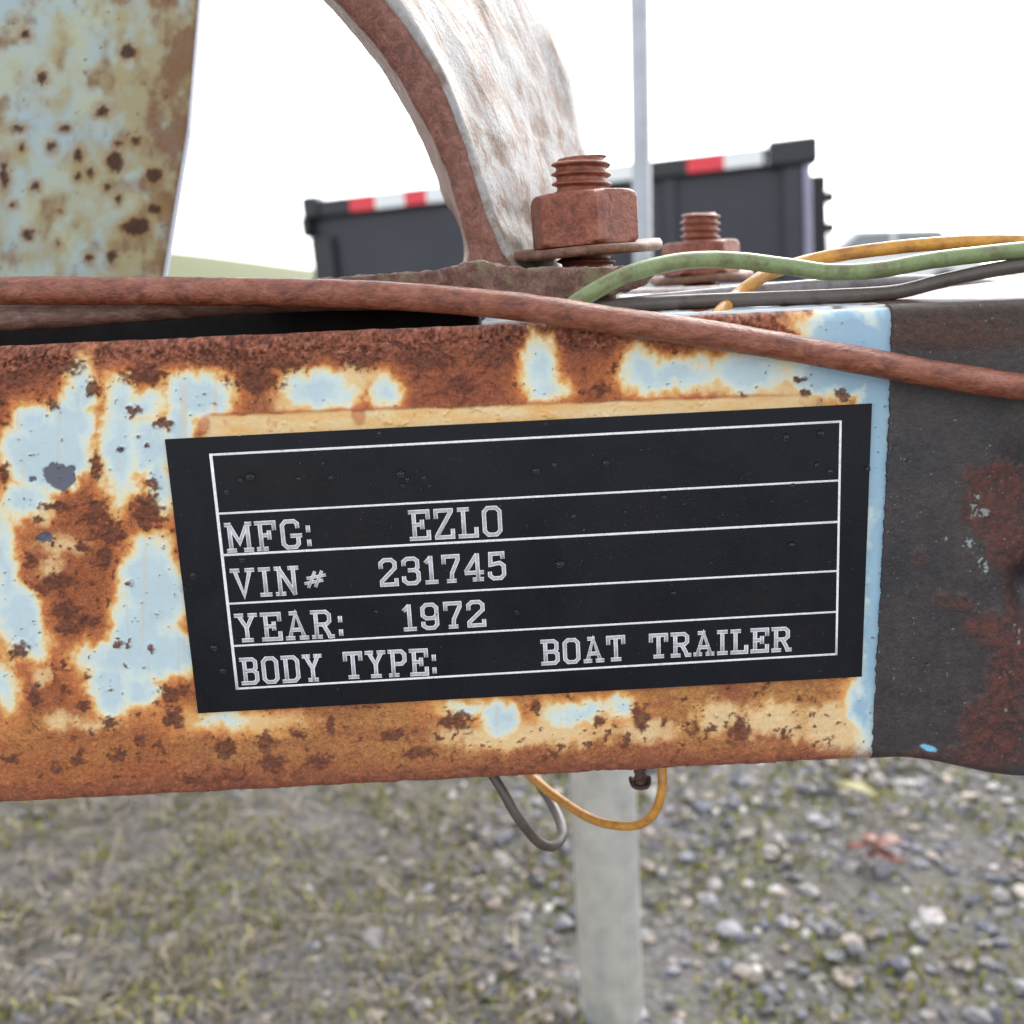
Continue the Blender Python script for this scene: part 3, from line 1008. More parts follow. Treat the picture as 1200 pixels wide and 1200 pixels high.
def mat_plate():
    m = Mat('black plate film')
    n = m.noise(35, 6, 0.7, None, 0.8); n2 = m.noise(3500, 3, 0.6)
    sp = m.ramp(m.noise(1900, 2, 0.5), [(0.70, 0.0), (0.76, 1.0)])
    c = m.ramp(n, [(0.3, (0.006, 0.0065, 0.0100)), (0.7, (0.010, 0.0105, 0.0155))])
    c = m.mix(m.math('MULTIPLY', sp, 0.10), c, (0.35, 0.36, 0.38))
    c = m.mix(m.math('MULTIPLY', m.ramp(m.noise(22, 5, 0.6), [(0.55, 0.0), (0.75, 1.0)]), 0.35), c, (0.022, 0.014, 0.011))
    m.bump(m.math('ADD', m.math('MULTIPLY', n2, 0.12), m.noise(45, 2, 0.5)), 0.0012, 0.35)
    return m.set(c, m.ramp(n, [(0.3, 0.30), (0.7, 0.52)]), 0, 0.22)


q = [P(x, y, PY) for x, y in plate_px]
# the film follows a gentle lift at its rim
N = 40
tu = np.linspace(0, 1, N); tv = np.linspace(0, 1, 18)
gu, gv = np.meshgrid(tu, tv)
pt = (q[0][None, None] * ((1 - gu) * (1 - gv))[..., None] + q[1] * (gu * (1 - gv))[..., None] + q[2] * (gu * gv)[..., None] + q[3] * ((1 - gu) * gv)[..., None])
back = pt.copy(); back[..., 1] += 0.0006
k = N * 18
ring = [j for j in range(N)] + [i * N + N - 1 for i in range(1, 18)] + [17 * N + j for j in range(N - 2, -1, -1)] + [i * N for i in range(16, 0, -1)]
rim = np.array([(ring[i], ring[(i + 1) % len(ring)], k + ring[(i + 1) % len(ring)], k + ring[i]) for i in range(len(ring))])
ff = grid_faces(18, N, flip=True)
plate = add_obj('identification_plate', np.concatenate([pt.reshape(-1, 3), back.reshape(-1, 3)]), np.concatenate([ff, ff[:, ::-1] + k, rim]), mat_plate(), trailer, smooth=False)
plate['label'] = 'black identification plate with white ruled rows and slab lettering'


def mat_ink(name, lo, hi):
    m = Mat(name)
    a = m.attr('across', 'Fac')
    n = m.noise(5200, 4, 0.7)
    n2 = m.noise(1500, 3, 0.6)
    e = m.ramp(a, [(0.0, lo), (0.55, lo), (0.85, hi), (1.0, hi)])
    g = m.ramp(m.math('ADD', m.math('MULTIPLY', n, 0.6), m.math('MULTIPLY', n2, 0.4)), [(0.36, 0.62), (0.62, 1.12)])
    return m.set(m.mix(0.85, e, g, 'MULTIPLY'), 0.55, 0, 0.3)


M_INK = mat_ink('engraved white lettering', (0.48, 0.48, 0.51), (0.95, 0.95, 0.96))
M_LINE = mat_ink('engraved white line', (0.90, 0.90, 0.92), (0.90, 0.90, 0.92))


def ribbon(p, wid, h, yoff):
    """raised rounded ribbon along a polyline lying in the plate plane (world points)"""
    p = np.asarray(p, float)
    V = []; Fs = []; A = []
    prof = [(-1, 0.0), (-0.8, 0.6), (-0.3, 1.0), (0.3, 1.0), (0.8, 0.6), (1, 0.0)]
    m = len(p)
    dirs = []
    for i in range(m):
        dn = p[min(i + 1, m - 1)] - p[min(i, m - 2)]
        dp = p[max(i, 1)] - p[max(i - 1, 0)]
        d = dn / np.linalg.norm(dn) + dp / np.linalg.norm(dp)
        dirs.append(d / np.linalg.norm(d))
    for i in range(m):
        d = dirs[i]
        s = np.array([-d[2], 0, d[0]])
        # mitre
        k = 1.0
        if 0 < i < m - 1:
            d1 = p[i] - p[i - 1]; d1 /= np.linalg.norm(d1)
            k = 1 / max(0.5, d @ d1)
        base = p[i].copy()
        if i == 0: base = base - d * wid * 0.40
        if i == m - 1: base = base + d * wid * 0.40
        for a, b in prof:
            V.append(base + s * a * wid / 2 * k + np.array([0, yoff - b * h, 0])); A.append(abs(a))
    n = len(prof)
    for i in range(m - 1):
        for j in range(n - 1):
            Fs.append((i * n + j, i * n + j + 1, (i + 1) * n + j + 1, (i + 1) * n + j))
    Fs.append(tuple(range(n - 1, -1, -1))); Fs.append(tuple((m - 1) * n + j for j in range(n)))
    return V, Fs, A


GL = {
    'M': (.95, [[(.12, 0), (.12, 1)], [(.12, 1), (.475, .3), (.83, 1)], [(.83, 1), (.83, 0)], [(0, 0), (.27, 0)], [(.68, 0), (.95, 0)], [(0, 1), (.14, 1)], [(.81, 1), (.95, 1)]]),
    'F': (.72, [[(.15, 0), (.15, 1)], [(0, 1), (.70, 1), (.70, .76)], [(.15, .52), (.48, .52)], [(.48, .64), (.48, .40)], [(0, 0), (.34, 0)]]),
    'G': (.76, [[(.66, .78), (.66, .9), (.54, 1), (.2, 1), (.06, .86), (.06, .14), (.2, 0), (.54, 0), (.66, .12), (.66, .42)], [(.42, .44), (.76, .44)]]),
    ':': (.16, [[(.08, .06), (.08, .20)], [(.08, .60), (.08, .74)]]),
    'V': (.82, [[(.12, 1), (.41, 0), (.70, 1)], [(0, 1), (.25, 1)], [(.57, 1), (.82, 1)]]),
    'I': (.38, [[(.19, 0), (.19, 1)], [(.02, 0), (.36, 0)], [(.02, 1), (.36, 1)]]),
    'N': (.82, [[(.13, 0), (.13, 1)], [(.13, 1), (.67, 0)], [(.67, 0), (.67, 1)], [(0, 0), (.27, 0)], [(0, 1), (.15, 1)], [(.53, 1), (.82, 1)]]),
    '#': (.8, [[(.0, .22), (.66, .34)], [(.1, .46), (.78, .58)], [(.12, .06), (.38, .72)], [(.40, .08), (.66, .74)]]),
    'Y': (.78, [[(.11, 1), (.39, .48), (.67, 1)], [(.39, .5), (.39, 0)], [(0, 1), (.24, 1)], [(.54, 1), (.78, 1)], [(.22, 0), (.56, 0)]]),
    'E': (.70, [[(.14, 0), (.14, 1)], [(0, 1), (.68, 1), (.68, .76)], [(0, 0), (.68, 0), (.68, .24)], [(.14, .52), (.45, .52)], [(.45, .64), (.45, .40)]]),
    'A': (.80, [[(.11, 0), (.39, 1), (.69, 0)], [(.21, .33), (.58, .33)], [(0, 0), (.25, 0)], [(.55, 0), (.80, 0)], [(.20, 1), (.40, 1)]]),
    'R': (.78, [[(.14, 0), (.14, 1)], [(0, 1), (.54, 1), (.67, .88), (.67, .62), (.54, .5), (.14, .5)], [(.42, .5), (.60, .16), (.65, 0), (.78, 0)], [(0, 0), (.30, 0)]]),
    'B': (.72, [[(.14, 0), (.14, 1)], [(0, 1), (.52, 1), (.65, .9), (.65, .63), (.52, .52), (.14, .52)], [(.52, .52), (.68, .42), (.68, .12), (.55, 0), (0, 0)]]),
    'O': (.72, [[(.36, 1), (.2, 1), (.06, .86), (.06, .14), (.2, 0), (.36, 0)], [(.36, 1), (.52, 1), (.66, .86), (.66, .14), (.52, 0), (.36, 0)]]),
    'D': (.74, [[(.14, 0), (.14, 1)], [(0, 1), (.52, 1), (.68, .85), (.68, .15), (.52, 0), (0, 0)]]),
    'T': (.74, [[(.37, 0), (.37, 1)], [(.03, .74), (.03, 1), (.71, 1), (.71, .74)], [(.2, 0), (.54, 0)]]),
    'P': (.70, [[(.14, 0), (.14, 1)], [(0, 1), (.52, 1), (.66, .87), (.66, .60), (.52, .47), (.14, .47)], [(0, 0), (.32, 0)]]),
    'Z': (.70, [[(.05, .76), (.05, 1), (.64, 1), (.64, .96), (.05, .05), (.05, 0), (.67, 0), (.67, .24)]]),
    'L': (.66, [[(.16, 0), (.16, 1)], [(0, 1), (.33, 1)], [(0, 0), (.64, 0), (.64, .26)]]),
    '2': (.68, [[(.06, .72), (.06, .88), (.2, 1), (.49, 1), (.62, .88), (.62, .66), (.06, .14), (.06, 0), (.65, 0), (.65, .18)]]),
    '3': (.68, [[(.06, .78), (.06, .9), (.2, 1), (.48, 1), (.61, .9), (.61, .63), (.5, .53), (.28, .53)], [(.5, .53), (.63, .42), (.63, .12), (.5, 0), (.18, 0), (.04, .12), (.04, .24)]]),
    '1': (.46, [[(.05, .83), (.20, .98)], [(.23, 1), (.23, 0)], [(.03, 0), (.43, 0)]]),
    '7': (.66, [[(.05, .76), (.05, 1), (.62, 1), (.62, .86), (.36, .32), (.33, 0)], [(.2, 0), (.46, 0)]]),
    '4': (.70, [[(.50, 0), (.50, 1)], [(.46, .98), (.05, .38)], [(.03, .28), (.68, .28)], [(.34, 0), (.66, 0)]]),
    '5': (.66, [[(.58, .84), (.58, 1), (.1, 1), (.08, .56), (.46, .62), (.61, .50), (.61, .14), (.48, 0), (.18, 0), (.04, .12), (.04, .22)]]),
    '9': (.68, [[(.60, .55), (.48, .42), (.2, .42), (.06, .55), (.06, .86), (.2, 1), (.48, 1), (.61, .86), (.61, .14), (.48, 0), (.2, 0), (.06, .12), (.06, .22)]]),
}


def lettering(text, p0, p1, hpx):
    """slab letters from p0 to p1 (base line ends measured on the plate), cap height hpx"""
    a = P(*p0, PY); b = P(*p1, PY)
    dx = b - a; L = np.linalg.norm(dx); ex = dx / L
    ez = np.array([-ex[2], 0, ex[0]])
    # the plate itself leans with its own left and right edge
    px = pxsize(PY)
    h = hpx * px
    sw = (3.6 if text == '#' else 4.8) * px
    Hh = h - sw
    tot = sum(GL[c][0] for c in text)
    nat = 0.24
    wsc = (L - sw) / (tot * Hh + nat * Hh * (len(text) - 1))
    x = sw / 2
    V = []; Fs = []; A = []
    k = 0
    for c in text:
        gw, strokes = GL[c]
        for s in strokes:
            p = [a + ex * (x + u * Hh * wsc) + ez * (sw / 2 + v * Hh) for u, v in s]
            vv, fc, ac = ribbon(p, sw, 0.000022, -0.000012 * (k % 9) - 0.00001)
            bse = len(V)
            V += vv; A += ac
            Fs += [tuple(i + bse for i in t) for t in fc]
            k += 1
        x += (gw + nat) * Hh * wsc
    o = add_obj('lettering', np.array(V), Fs, M_INK, plate, attrs={'across': np.array(A)})
    return o


lettering('MFG:', (266, 648), (368, 642), 36)
lettering('VIN', (272, 701), (353, 697), 36)
lettering('#', (357, 691), (384, 690), 30)
lettering('YEAR:', (277, 753), (405, 747), 36)
lettering('BODY', (283, 803), (380, 798), 35)
lettering('TYPE:', (403, 796), (514, 791), 35)
lettering('EZLO', (480, 634), (591, 628), 37)
lettering('231745', (444, 688), (595, 679), 35)
lettering('1972', (472, 740), (571, 734), 34)
lettering('BOAT', (634, 780), (734, 774), 33)
lettering('TRAILER', (760, 772), (928, 763), 32)

for n_, (p0, p1, wd) in enumerate([((247, 533), (985, 494), 2.9), ((256, 602), (983, 563), 2.6), ((262, 650.5), (982, 611.5), 3.0), ((268, 707.5), (981, 669), 2.6), ((274, 757), (980, 717), 2.6), ((278, 807), (980, 766.5), 2.8), ((247, 533), (278, 807), 3.8), ((985, 494), (980, 766.5), 2.9)]):
    ps = [P(p0[0] + (p1[0] - p0[0]) * t, p0[1] + (p1[1] - p0[1]) * t, PY) for t in np.linspace(0, 1, 9)]
    v, f, a = ribbon(ps, wd * 0.9 * pxsize(PY), 0.000022, -0.00001 - 0.000013 * (n_ % 4))
    add_obj('ruled_line', np.array(v), f, M_LINE, plate, attrs={'across': np.array(a)})

# water droplets on plate and beam
def droplets():
    spots = [(293, 559, 3), (282, 563, 2), (350, 561, 2), (266, 576, 3), (470, 556, 3), (478, 562, 2), (497, 560, 2), (472, 569, 2), (503, 570, 2), (628, 552, 2.8), (710, 543, 2.8), (650, 545, 2), (656, 661, 3.5), (606, 717, 2.5), (672, 605, 2.5), (778, 583, 2.5), (921, 513, 3), (962, 508, 3), (973, 553, 2.5), (957, 545, 2), (929, 569, 2), (928, 638, 2.5), (1017, 549, 2.5), (441, 717, 2), (789, 695, 2), (732, 600, 1.8), (251, 759, 3), (262, 786, 2.5), (227, 674, 3), (214, 689, 3), (284, 656, 2.5), (379, 543, 2), (388, 560, 2), (1050, 525, 2), (1066, 541, 2), (1053, 845, 2.4), (1088, 780, 2.2), (445, 508, 2), (600, 489, 2), (444, 522, 1.5), (640, 497, 2)]
    for _ in range(70):
        spots.append((random.uniform(240, 1010), random.uniform(510, 790), random.uniform(0.9, 1.7)))
    V = []; Fs = []
    px = pxsize(0)
    for x, y, r in spots:
        c = P(x, y, PY - 0.00006)
        b = len(V); n = 10
        r = r * px * (1.6 if r > 1.8 else 1.2)
        sx, sz = random.uniform(0.8, 1.3), random.uniform(0.85, 1.2)
        prof = [(1.0, 0.0), (0.95, 0.28), (0.75, 0.55), (0.4, 0.74)]
        for q_, h_ in prof:
            for i in range(n):
                a = 2 * math.pi * i / n
                V.append((c[0] + q_ * r * sx * math.cos(a), c[1] - h_ * r, c[2] + q_ * r * sz * math.sin(a)))
        V.append((c[0], c[1] - 0.8 * r, c[2]))
        for l in range(3):
            for i in range(n):
                j = (i + 1) % n
                Fs.append((b + l * n + i, b + l * n + j, b + (l + 1) * n + j, b + (l + 1) * n + i))
        for i in range(n):
            Fs.append((b + 3 * n + i, b + 3 * n + (i + 1) % n, b + 4 * n))
    m = Mat('water')
    m.b.inputs['Transmission Weight'].default_value = 1.0
    m.b.inputs['IOR'].default_value = 1.33
    mat = m.set((1, 1, 1), 0.02)
    o = add_obj('water_droplets', V, Fs, mat, plate)
    tag(o, kind='stuff')


droplets()

# ================================================================== CABLES AND WIRES
def px_path(pts, n=12):
    """points measured as photo pixel + distance behind the beam face"""
    return catmull([P(x, y, Y) for x, y, Y in pts], n)


M_CABLE = mat_rust('rust brown cable', (0.27, 0.076, 0.038), (0.050, 0.025, 0.02), (0.40, 0.16, 0.10), 420, 0.0006, 0.27, streak=(0.45, 1, 1))
M_CABLE2 = mat_rust('dull brown cable', (0.20, 0.10, 0.075), (0.08, 0.045, 0.038), (0.34, 0.21, 0.17), 420, 0.0004, 0.45, streak=(0.45, 1, 1))


def cable(name, pts, rad_px, mat, label, cat, rough=0.06, n=18, seed=0):
    path = px_path(pts, 14)
    rads = np.array([rad_px * pxsize(p[1]) for p in path])
    v, f, L, A = tube(path, rads, n, seed, rough)
    o = add_obj(name, v, f, mat)
    # origin at the middle of its run
    c = v.mean(0)
    o.data.transform(Matrix.Translation(-Vector(c.tolist())))
    o.location = Vector(c.tolist())
    tag(o, label, cat, 'brown cables along the beam' if cat == 'cable' else 'loose wires at the trailer beam')
    return o


cable('steel_cable', [(-420, 352, 0.022), (-200, 345, 0.016), (0, 341, 0.012), (150, 341, 0.009), (300, 342, 0.006), (420, 345, 0.003), (520, 351, 0.000), (620, 361, -0.0024), (700, 373, -0.0040), (800, 387, -0.0046), (900, 403, -0.0050), (1000, 421, -0.0056), (1100, 439, -0.0060), (1200, 454, -0.0064), (1330, 468, -0.006), (1500, 486, 0.002)], 15.6, M_CABLE,
      'thick rust brown cable sagging across the front of the beam above the black plate', 'cable', 0.05, 22, 3)
cable('steel_cable', [(-420, 410, 0.018), (-200, 396, 0.016), (0, 373, 0.016), (100, 366, 0.016), (200, 358, 0.016), (300, 351, 0.017), (420, 347, 0.020), (520, 347, 0.026), (640, 352, 0.028), (720, 362, 0.026)], 15.5, M_CABLE2,
      'second brown cable running just behind and below the thick front one at left', 'cable', 0.06, 20, 9)


def mat_wire(name, col, dirt):
    m = Mat(name)
    v = m.coord((1, 1, 1))
    n = m.noise(220, 6, 0.65, v); n2 = m.noise(1200, 4, 0.6, v)
    f = m.ramp(n, [(0.46, 0.0), (0.66, 1.0)])
    c = m.mix(m.math('MULTIPLY', f, 0.7), tuple(col), tuple(dirt))
    c = m.mix(0.5, c, m.ramp(n2, [(0.3, 0.7), (0.7, 1.2)]), 'MULTIPLY')
    m.bump(n2, 0.0002, 0.25)
    return m.set(c, 0.42, 0, 0.5)


M_GREEN = mat_wire('faded green wire', srgb(124, 140, 94), srgb(96, 84, 60))
M_YEL = mat_wire('dirty yellow wire', srgb(202, 144, 62), srgb(140, 84, 44))
M_GREY = mat_wire('dirty brown grey wire', srgb(86, 77, 71), srgb(64, 53, 47))
M_GREYL = mat_wire('pale grey wire', srgb(150, 146, 152), srgb(110, 100, 98))

cable('green_wire', [(610, 408, 0.010), (650, 374, 0.006), (690, 345, 0.004), (740, 320, 0.006), (800, 306, 0.010), (860, 305, 0.013), (920, 312, 0.013), (975, 319, 0.011), (1030, 316, 0.010), (1100, 304, 0.010), (1200, 293, 0.010), (1330, 282, 0.012), (1500, 285, 0.02)], 9.6, M_GREEN,
      'faded green wire arching over the beam end', 'wire', 0.02, 14)
cable('yellow_wire', [(822, 392, 0.0022), (836, 374, 0.0042), (848, 361, 0.0085), (862, 348, 0.0150), (882, 332, 0.0185), (905, 319, 0.022), (960, 303, 0.026), (1040, 291, 0.020), (1120, 284, 0.016), (1200, 283, 0.016), (1330, 290, 0.016), (1500, 300, 0.02)], 7.6, M_YEL,
      'dirty yellow wire crossing behind the green one above the beam', 'wire', 0.02, 12)
cable('grey_wire', [(640, 366, 0.018), (745, 357, 0.013), (820, 353, 0.011), (900, 350, 0.010), (980, 347, 0.010), (1050, 342, 0.010), (1100, 330, 0.010), (1150, 319, 0.010), (1200, 311, 0.010), (1330, 296, 0.012), (1500, 300, 0.02)], 8.2, M_GREY,
      'brown grey wire lying along the beam top below the green wire', 'wire', 0.02, 12)
cable('grey_wire', [(690, 362, 0.028), (770, 352, 0.026), (850, 344, 0.026), (930, 337, 0.026), (1010, 332, 0.026), (1090, 330, 0.030), (1200, 338, 0.04)], 7.5, M_GREYL,
      'paler grey wire on the beam top just behind the brown grey one', 'wire', 0.02, 12)
cable('grey_wire', [(520, 860, 0.022), (560, 885, 0.018), (585, 920, 0.014), (605, 955, 0.012), (628, 984, 0.013), (645, 992, 0.016), (656, 985, 0.024), (659, 970, 0.034), (648, 944, 0.045), (630, 915, 0.055), (612, 885, 0.06)], 6.6, M_GREY,
      'brown grey wire hanging in a loop under the beam', 'wire', 0.02, 12)
cable('yellow_wire', [(600, 890, 0.06), (640, 925, 0.042), (665, 943, 0.034), (690, 958, 0.026), (715, 966, 0.020), (745, 967, 0.015), (765, 955, 0.012), (775, 930, 0.011), (776, 905, 0.012), (774, 880, 0.014)], 6.0, M_YEL,
      'dirty yellow wire hanging in a curve under the beam', 'wire', 0.02, 12)


# ================================================================== POSTS BEHIND
def rounded_tube(cx, cy, half, z0, z1, rot, rcorner, taper=0.0):
    pts = []
    for q_ in range(4):
        for a in np.linspace(0, 90, 6):
            t = R(q_ * 90 + a)
            ox = (half[0] - rcorner) * (1 if q_ in (0, 3) else -1); oy = (half[1] - rcorner) * (1 if q_ in (0, 1) else -1)
            pts.append((ox + rcorner * math.cos(t), oy + rcorner * math.sin(t)))
    n = len(pts)
    c, s = math.cos(rot), math.sin(rot)
    zs = np.linspace(z0, z1, 12)
    V = [(cx + x * c - y * s, cy + x * s + y * c, z) for z in zs for x, y in pts]
    Fs = [(k * n + i, k * n + (i + 1) % n, (k + 1) * n + (i + 1) % n, (k + 1) * n + i) for k in range(len(zs) - 1) for i in range(n)]
    Fs.append(tuple(range((len(zs) - 1) * n, len(zs) * n)))
    return V, Fs


M_GALV = mat_simple('weathered galvanised steel', srgb(226, 226, 224), 0.33, 0.7, 0.16, 55, 0.0003)
Yq = 0.46
cpx = P(712, 960, Yq)
_h = P(712, 470, Yq)[2]
v, f, L, A = tube([(0, 0, -0.03 + (_h + 0.03) * t) for t in np.linspace(0, 1, 24)], 0.0242, 40)
v = [((x * (1.0 if y > -5 else 1)), y, z) for x, y, z in v]
# long weld seam down the front right of the pipe
v2, f2, L2, A2 = tube([(0.0242 * math.cos(R(-58)), 0.0242 * math.sin(R(-58)), -0.03 + (_h + 0.028) * t) for t in np.linspace(0, 1, 24)], 0.0011, 8, 5, 0.2)
v, f = join_vf([(v, f), (v2, f2)])
o = add_obj('support_post', v, f, M_GALV)
bevel(o, 0.0001, 1)
o.location = (cpx[0], cpx[1], 0.0)
o.rotation_euler = (0, R(-0.8), 0)
tag(o, 'pale galvanised round post standing in the gravel behind the beam', 'post')

Yr = 0.85
pp = P(752, 220, Yr)
v, f, L, A = tube([(pp[0], pp[1], -0.02 + 1.3 * t) for t in np.linspace(0, 1, 12)], 10.5 * pxsize(Yr), 18)
o = add_obj('pole', np.array(v) - np.array([pp[0], pp[1], 0]), f, mat_simple('pole steel', srgb(168, 171, 178), 0.4, 0.3, 0.15, 30))
o.location = (pp[0], pp[1], 0)
tag(o, 'thin pale grey metal pole standing behind the large rusty nut', 'pole')


# ================================================================== DUMP CONTAINER IN THE BACKGROUND
M_DARK = mat_simple('dark grey painted steel', srgb(47, 47, 57), 0.5, 0.0, 0.12, 3.0)
M_DARKER = mat_simple('dark grey painted rail', srgb(38, 39, 45), 0.5, 0.0, 0.12, 3.0)
M_LITEDGE = mat_simple('lit grey edge', srgb(150, 148, 172), 0.4, 0.0, 0.15, 3.0)  # paler grey paints the light caught by the corner post edge
M_TRED = mat_simple('red reflective tape', srgb(224, 52, 66), 0.4, 0.0, 0.06, 20)
M_TWHITE = mat_simple('white reflective tape', (0.82, 0.83, 0.83), 0.4, 0.0, 0.06, 20)


def make_container():
    D = 7.0
    c0 = P(950, 163, 0) - CAM
    d = c0 / (c0 @ fw)
    cr = CAM + d * D                          # near right top corner
    e0 = P(358, 234, 0) - CAM
    e = e0 / (e0 @ fw)
    view = np.array([cr[0] - CAM[0], cr[1] - CAM[1]]); view /= np.linalg.norm(view)
    # left end chosen so that the end face is seen at a grazing angle
    ang = R(-1.6)
    uh = np.array([-view[1] * math.cos(ang) - view[0] * math.sin(ang) * -1 * -1, 0])
    perp = np.array([-view[1], view[0]])
    ca, sa = math.cos(R(2.0)), math.sin(R(2.0))
    uh = np.array([perp[0] * ca - perp[1] * sa, perp[0] * sa + perp[1] * ca])   # towards the left end
    # solve length so the left end falls on its ray in plan
    eh = np.array([e[0], e[1]])
    Aq = np.array([[eh[0], -uh[0]], [eh[1], -uh[1]]])
    s_, L = np.linalg.solve(Aq, np.array([cr[0] - CAM[0], cr[1] - CAM[1]]))
    left = CAM + e * s_
    tilt = (left[2] - cr[2]) / L
    ux = np.array([uh[0], uh[1], tilt]); ux /= np.linalg.norm(ux)
    vy = np.array([-uh[1], uh[0], 0.0]) * -1
    if vy @ np.array([view[0], view[1], 0]) < 0: vy = -vy
    vy /= np.linalg.norm(vy)
    wz = np.cross(ux, vy)
    if wz[2] < 0: wz = -wz
    Mx = Matrix(((ux[0], vy[0], wz[0], cr[0]), (ux[1], vy[1], wz[1], cr[1]), (ux[2], vy[2], wz[2], cr[2]), (0, 0, 0, 1)))
    Lf = L * math.sqrt(1 + tilt * tilt)
    H = cr[2] - 0.30                          # box bottom about 0.3 m above ground at that end
    root = empty('dump_container', (0, 0, 0), 'dark grey steel dump box with red and white tape along its top rail', 'container')
    root.matrix_world = Mx @ Matrix.Translation((Lf / 2, 1.0, -cr[2] / 1.0))
    Tinv = Matrix.Translation((-Lf / 2, -1.0, cr[2]))

    def part(name, boxes, mat, parent=root, bev=0.012, smooth=False):
        v, f = join_vf([box_vf(lo, hi) for lo, hi in boxes])
        me = mesh_from(v, f)
        if parent is root: me.transform(Tinv)
        else: me.transform(Tinv)
        # local x runs to the left: flip faces if the frame is mirrored
        if Mx.to_3x3().determinant() < 0: me.flip_normals()
        o = link(name, me, mat, parent, smooth)
        if bev: bevel(o, bev)
        return o
    rail_h = 0.15
    W = 2.0
    def px_of(s): # position along side for a photo pixel on the rail
        d_ = P(s, 190, 0) - CAM
        hh = np.array([d_[0], d_[1]])
        Aq_ = np.array([[hh[0], -uh[0]], [hh[1], -uh[1]]])
        return np.linalg.solve(Aq_, np.array([cr[0] - CAM[0], cr[1] - CAM[1]]))[1]
    part('side_panel', [((0.02, 0.06, -H + 0.02), (Lf - 0.02, 0.09, -rail_h + 0.02))], M_DARK)
    part('side_panel', [((0.02, W - 0.09, -H + 0.02), (Lf - 0.02, W - 0.06, -rail_h + 0.02))], M_DARK)
    part('end_panel', [((0.02, 0.091, -H + 0.02), (0.05, W - 0.091, -rail_h))], M_DARK)
    part('end_panel', [((Lf - 0.05, 0.091, -H + 0.02), (Lf - 0.02, W - 0.091, -rail_h))], M_DARK)
    part('floor', [((0.0, 0.0, -H - 0.08), (Lf, W, -H + 0.019))], M_DARKER)
    part('top_rail', [((0.30, -0.03, -rail_h), (Lf - 0.12, 0.10, -0.02))], M_DARKER)
    part('top_rail', [((0.30, W - 0.10, -rail_h), (Lf - 0.12, W + 0.03, -0.02))], M_DARKER)
    part('corner_cap', [((-0.05, -0.05, -rail_h - 0.02), (0.299, 0.14, 0.02))], M_DARKER, bev=0.03)
    part('corner_cap', [((Lf - 0.119, -0.05, -0.16), (Lf + 0.03, 0.14, 0.02)), ((Lf - 0.02, -0.06, -0.30), (Lf + 0.05, 0.12, -0.13))], M_DARKER, bev=0.03)
    part('corner_post', [((0.06, -0.012, -H), (0.20, 0.057, -rail_h - 0.021))], M_DARK)
    part('corner_post', [((Lf - 0.19, -0.012, -H), (Lf, 0.057, -0.301))], M_DARKER)
    part('lit_edge', [((0.0, -0.02, -H), (0.055, 0.10, -rail_h - 0.022))], M_LITEDGE)
    for xx in (px_of(782), px_of(742) + 0.03, px_of(570), px_of(480) + 0.1):
        if xx < Lf - 0.4 and abs(xx - px_of(480) - 0.1) > 0.01:
            part('side_rib', [((xx - 0.05, 0.012, -H + 0.021), (xx + 0.05, 0.058, -rail_h - 0.001))], M_DARK)
    # end: hinge posts with lugs
    part('hinge_post', [((-0.13, 0.5, -H), (0.018, 0.62, -0.20))], M_DARKER)
    for zz in (-0.37, -0.60):
        part('hinge_lug', [((-0.19, 0.47, zz - 0.05), (-0.131, 0.65, zz + 0.05))], M_DARKER, bev=0.03)
    # tape
    reds = [(407, 437), (472, 498), (533, 566), (602, 634), (672, 702), (805, 848)]
    whites = [(437, 472), (498, 533), (566, 602), (634, 672), (702, 742), (848, 893)]
    for a, b in reds:
        part('tape_stripe', [((px_of(b), -0.0335, -rail_h + 0.012), (px_of(a), -0.0301, -0.028))], M_TRED, bev=0)
    for a, b in whites:
        part('tape_stripe', [((px_of(b), -0.0335, -rail_h + 0.012), (px_of(a), -0.0301, -0.028))], M_TWHITE, bev=0)
    # running gear so that the box does not hover
    for sx in (Lf * 0.40, Lf * 0.62):
        for sy in (0.12, W - 0.36):
            bm = bmesh.new()
            bmesh.ops.create_cone(bm, cap_ends=True, segments=28, radius1=0.30, radius2=0.30, depth=0.24, matrix=Matrix.Translation((sx, sy + 0.12, -cr[2] + 0.31 + tilt * 0)) @ Matrix.Rotation(R(90), 4, 'X'))
            me = bpy.data.meshes.new('wheel'); bm.to_mesh(me); bm.free()
            me.transform(Tinv)
            o = link('wheel', me, mat_simple('tyre rubber', (0.03, 0.03, 0.032), 0.8), root, False)
            bevel(o, 0.04, 3)
    part('chassis', [((0.2, 0.45, -H - 0.20), (Lf - 0.1, 0.55, -H - 0.081)), ((0.2, W - 0.55, -H - 0.20), (Lf - 0.1, W - 0.45, -H - 0.081))], M_DARKER)
    return root


make_container()


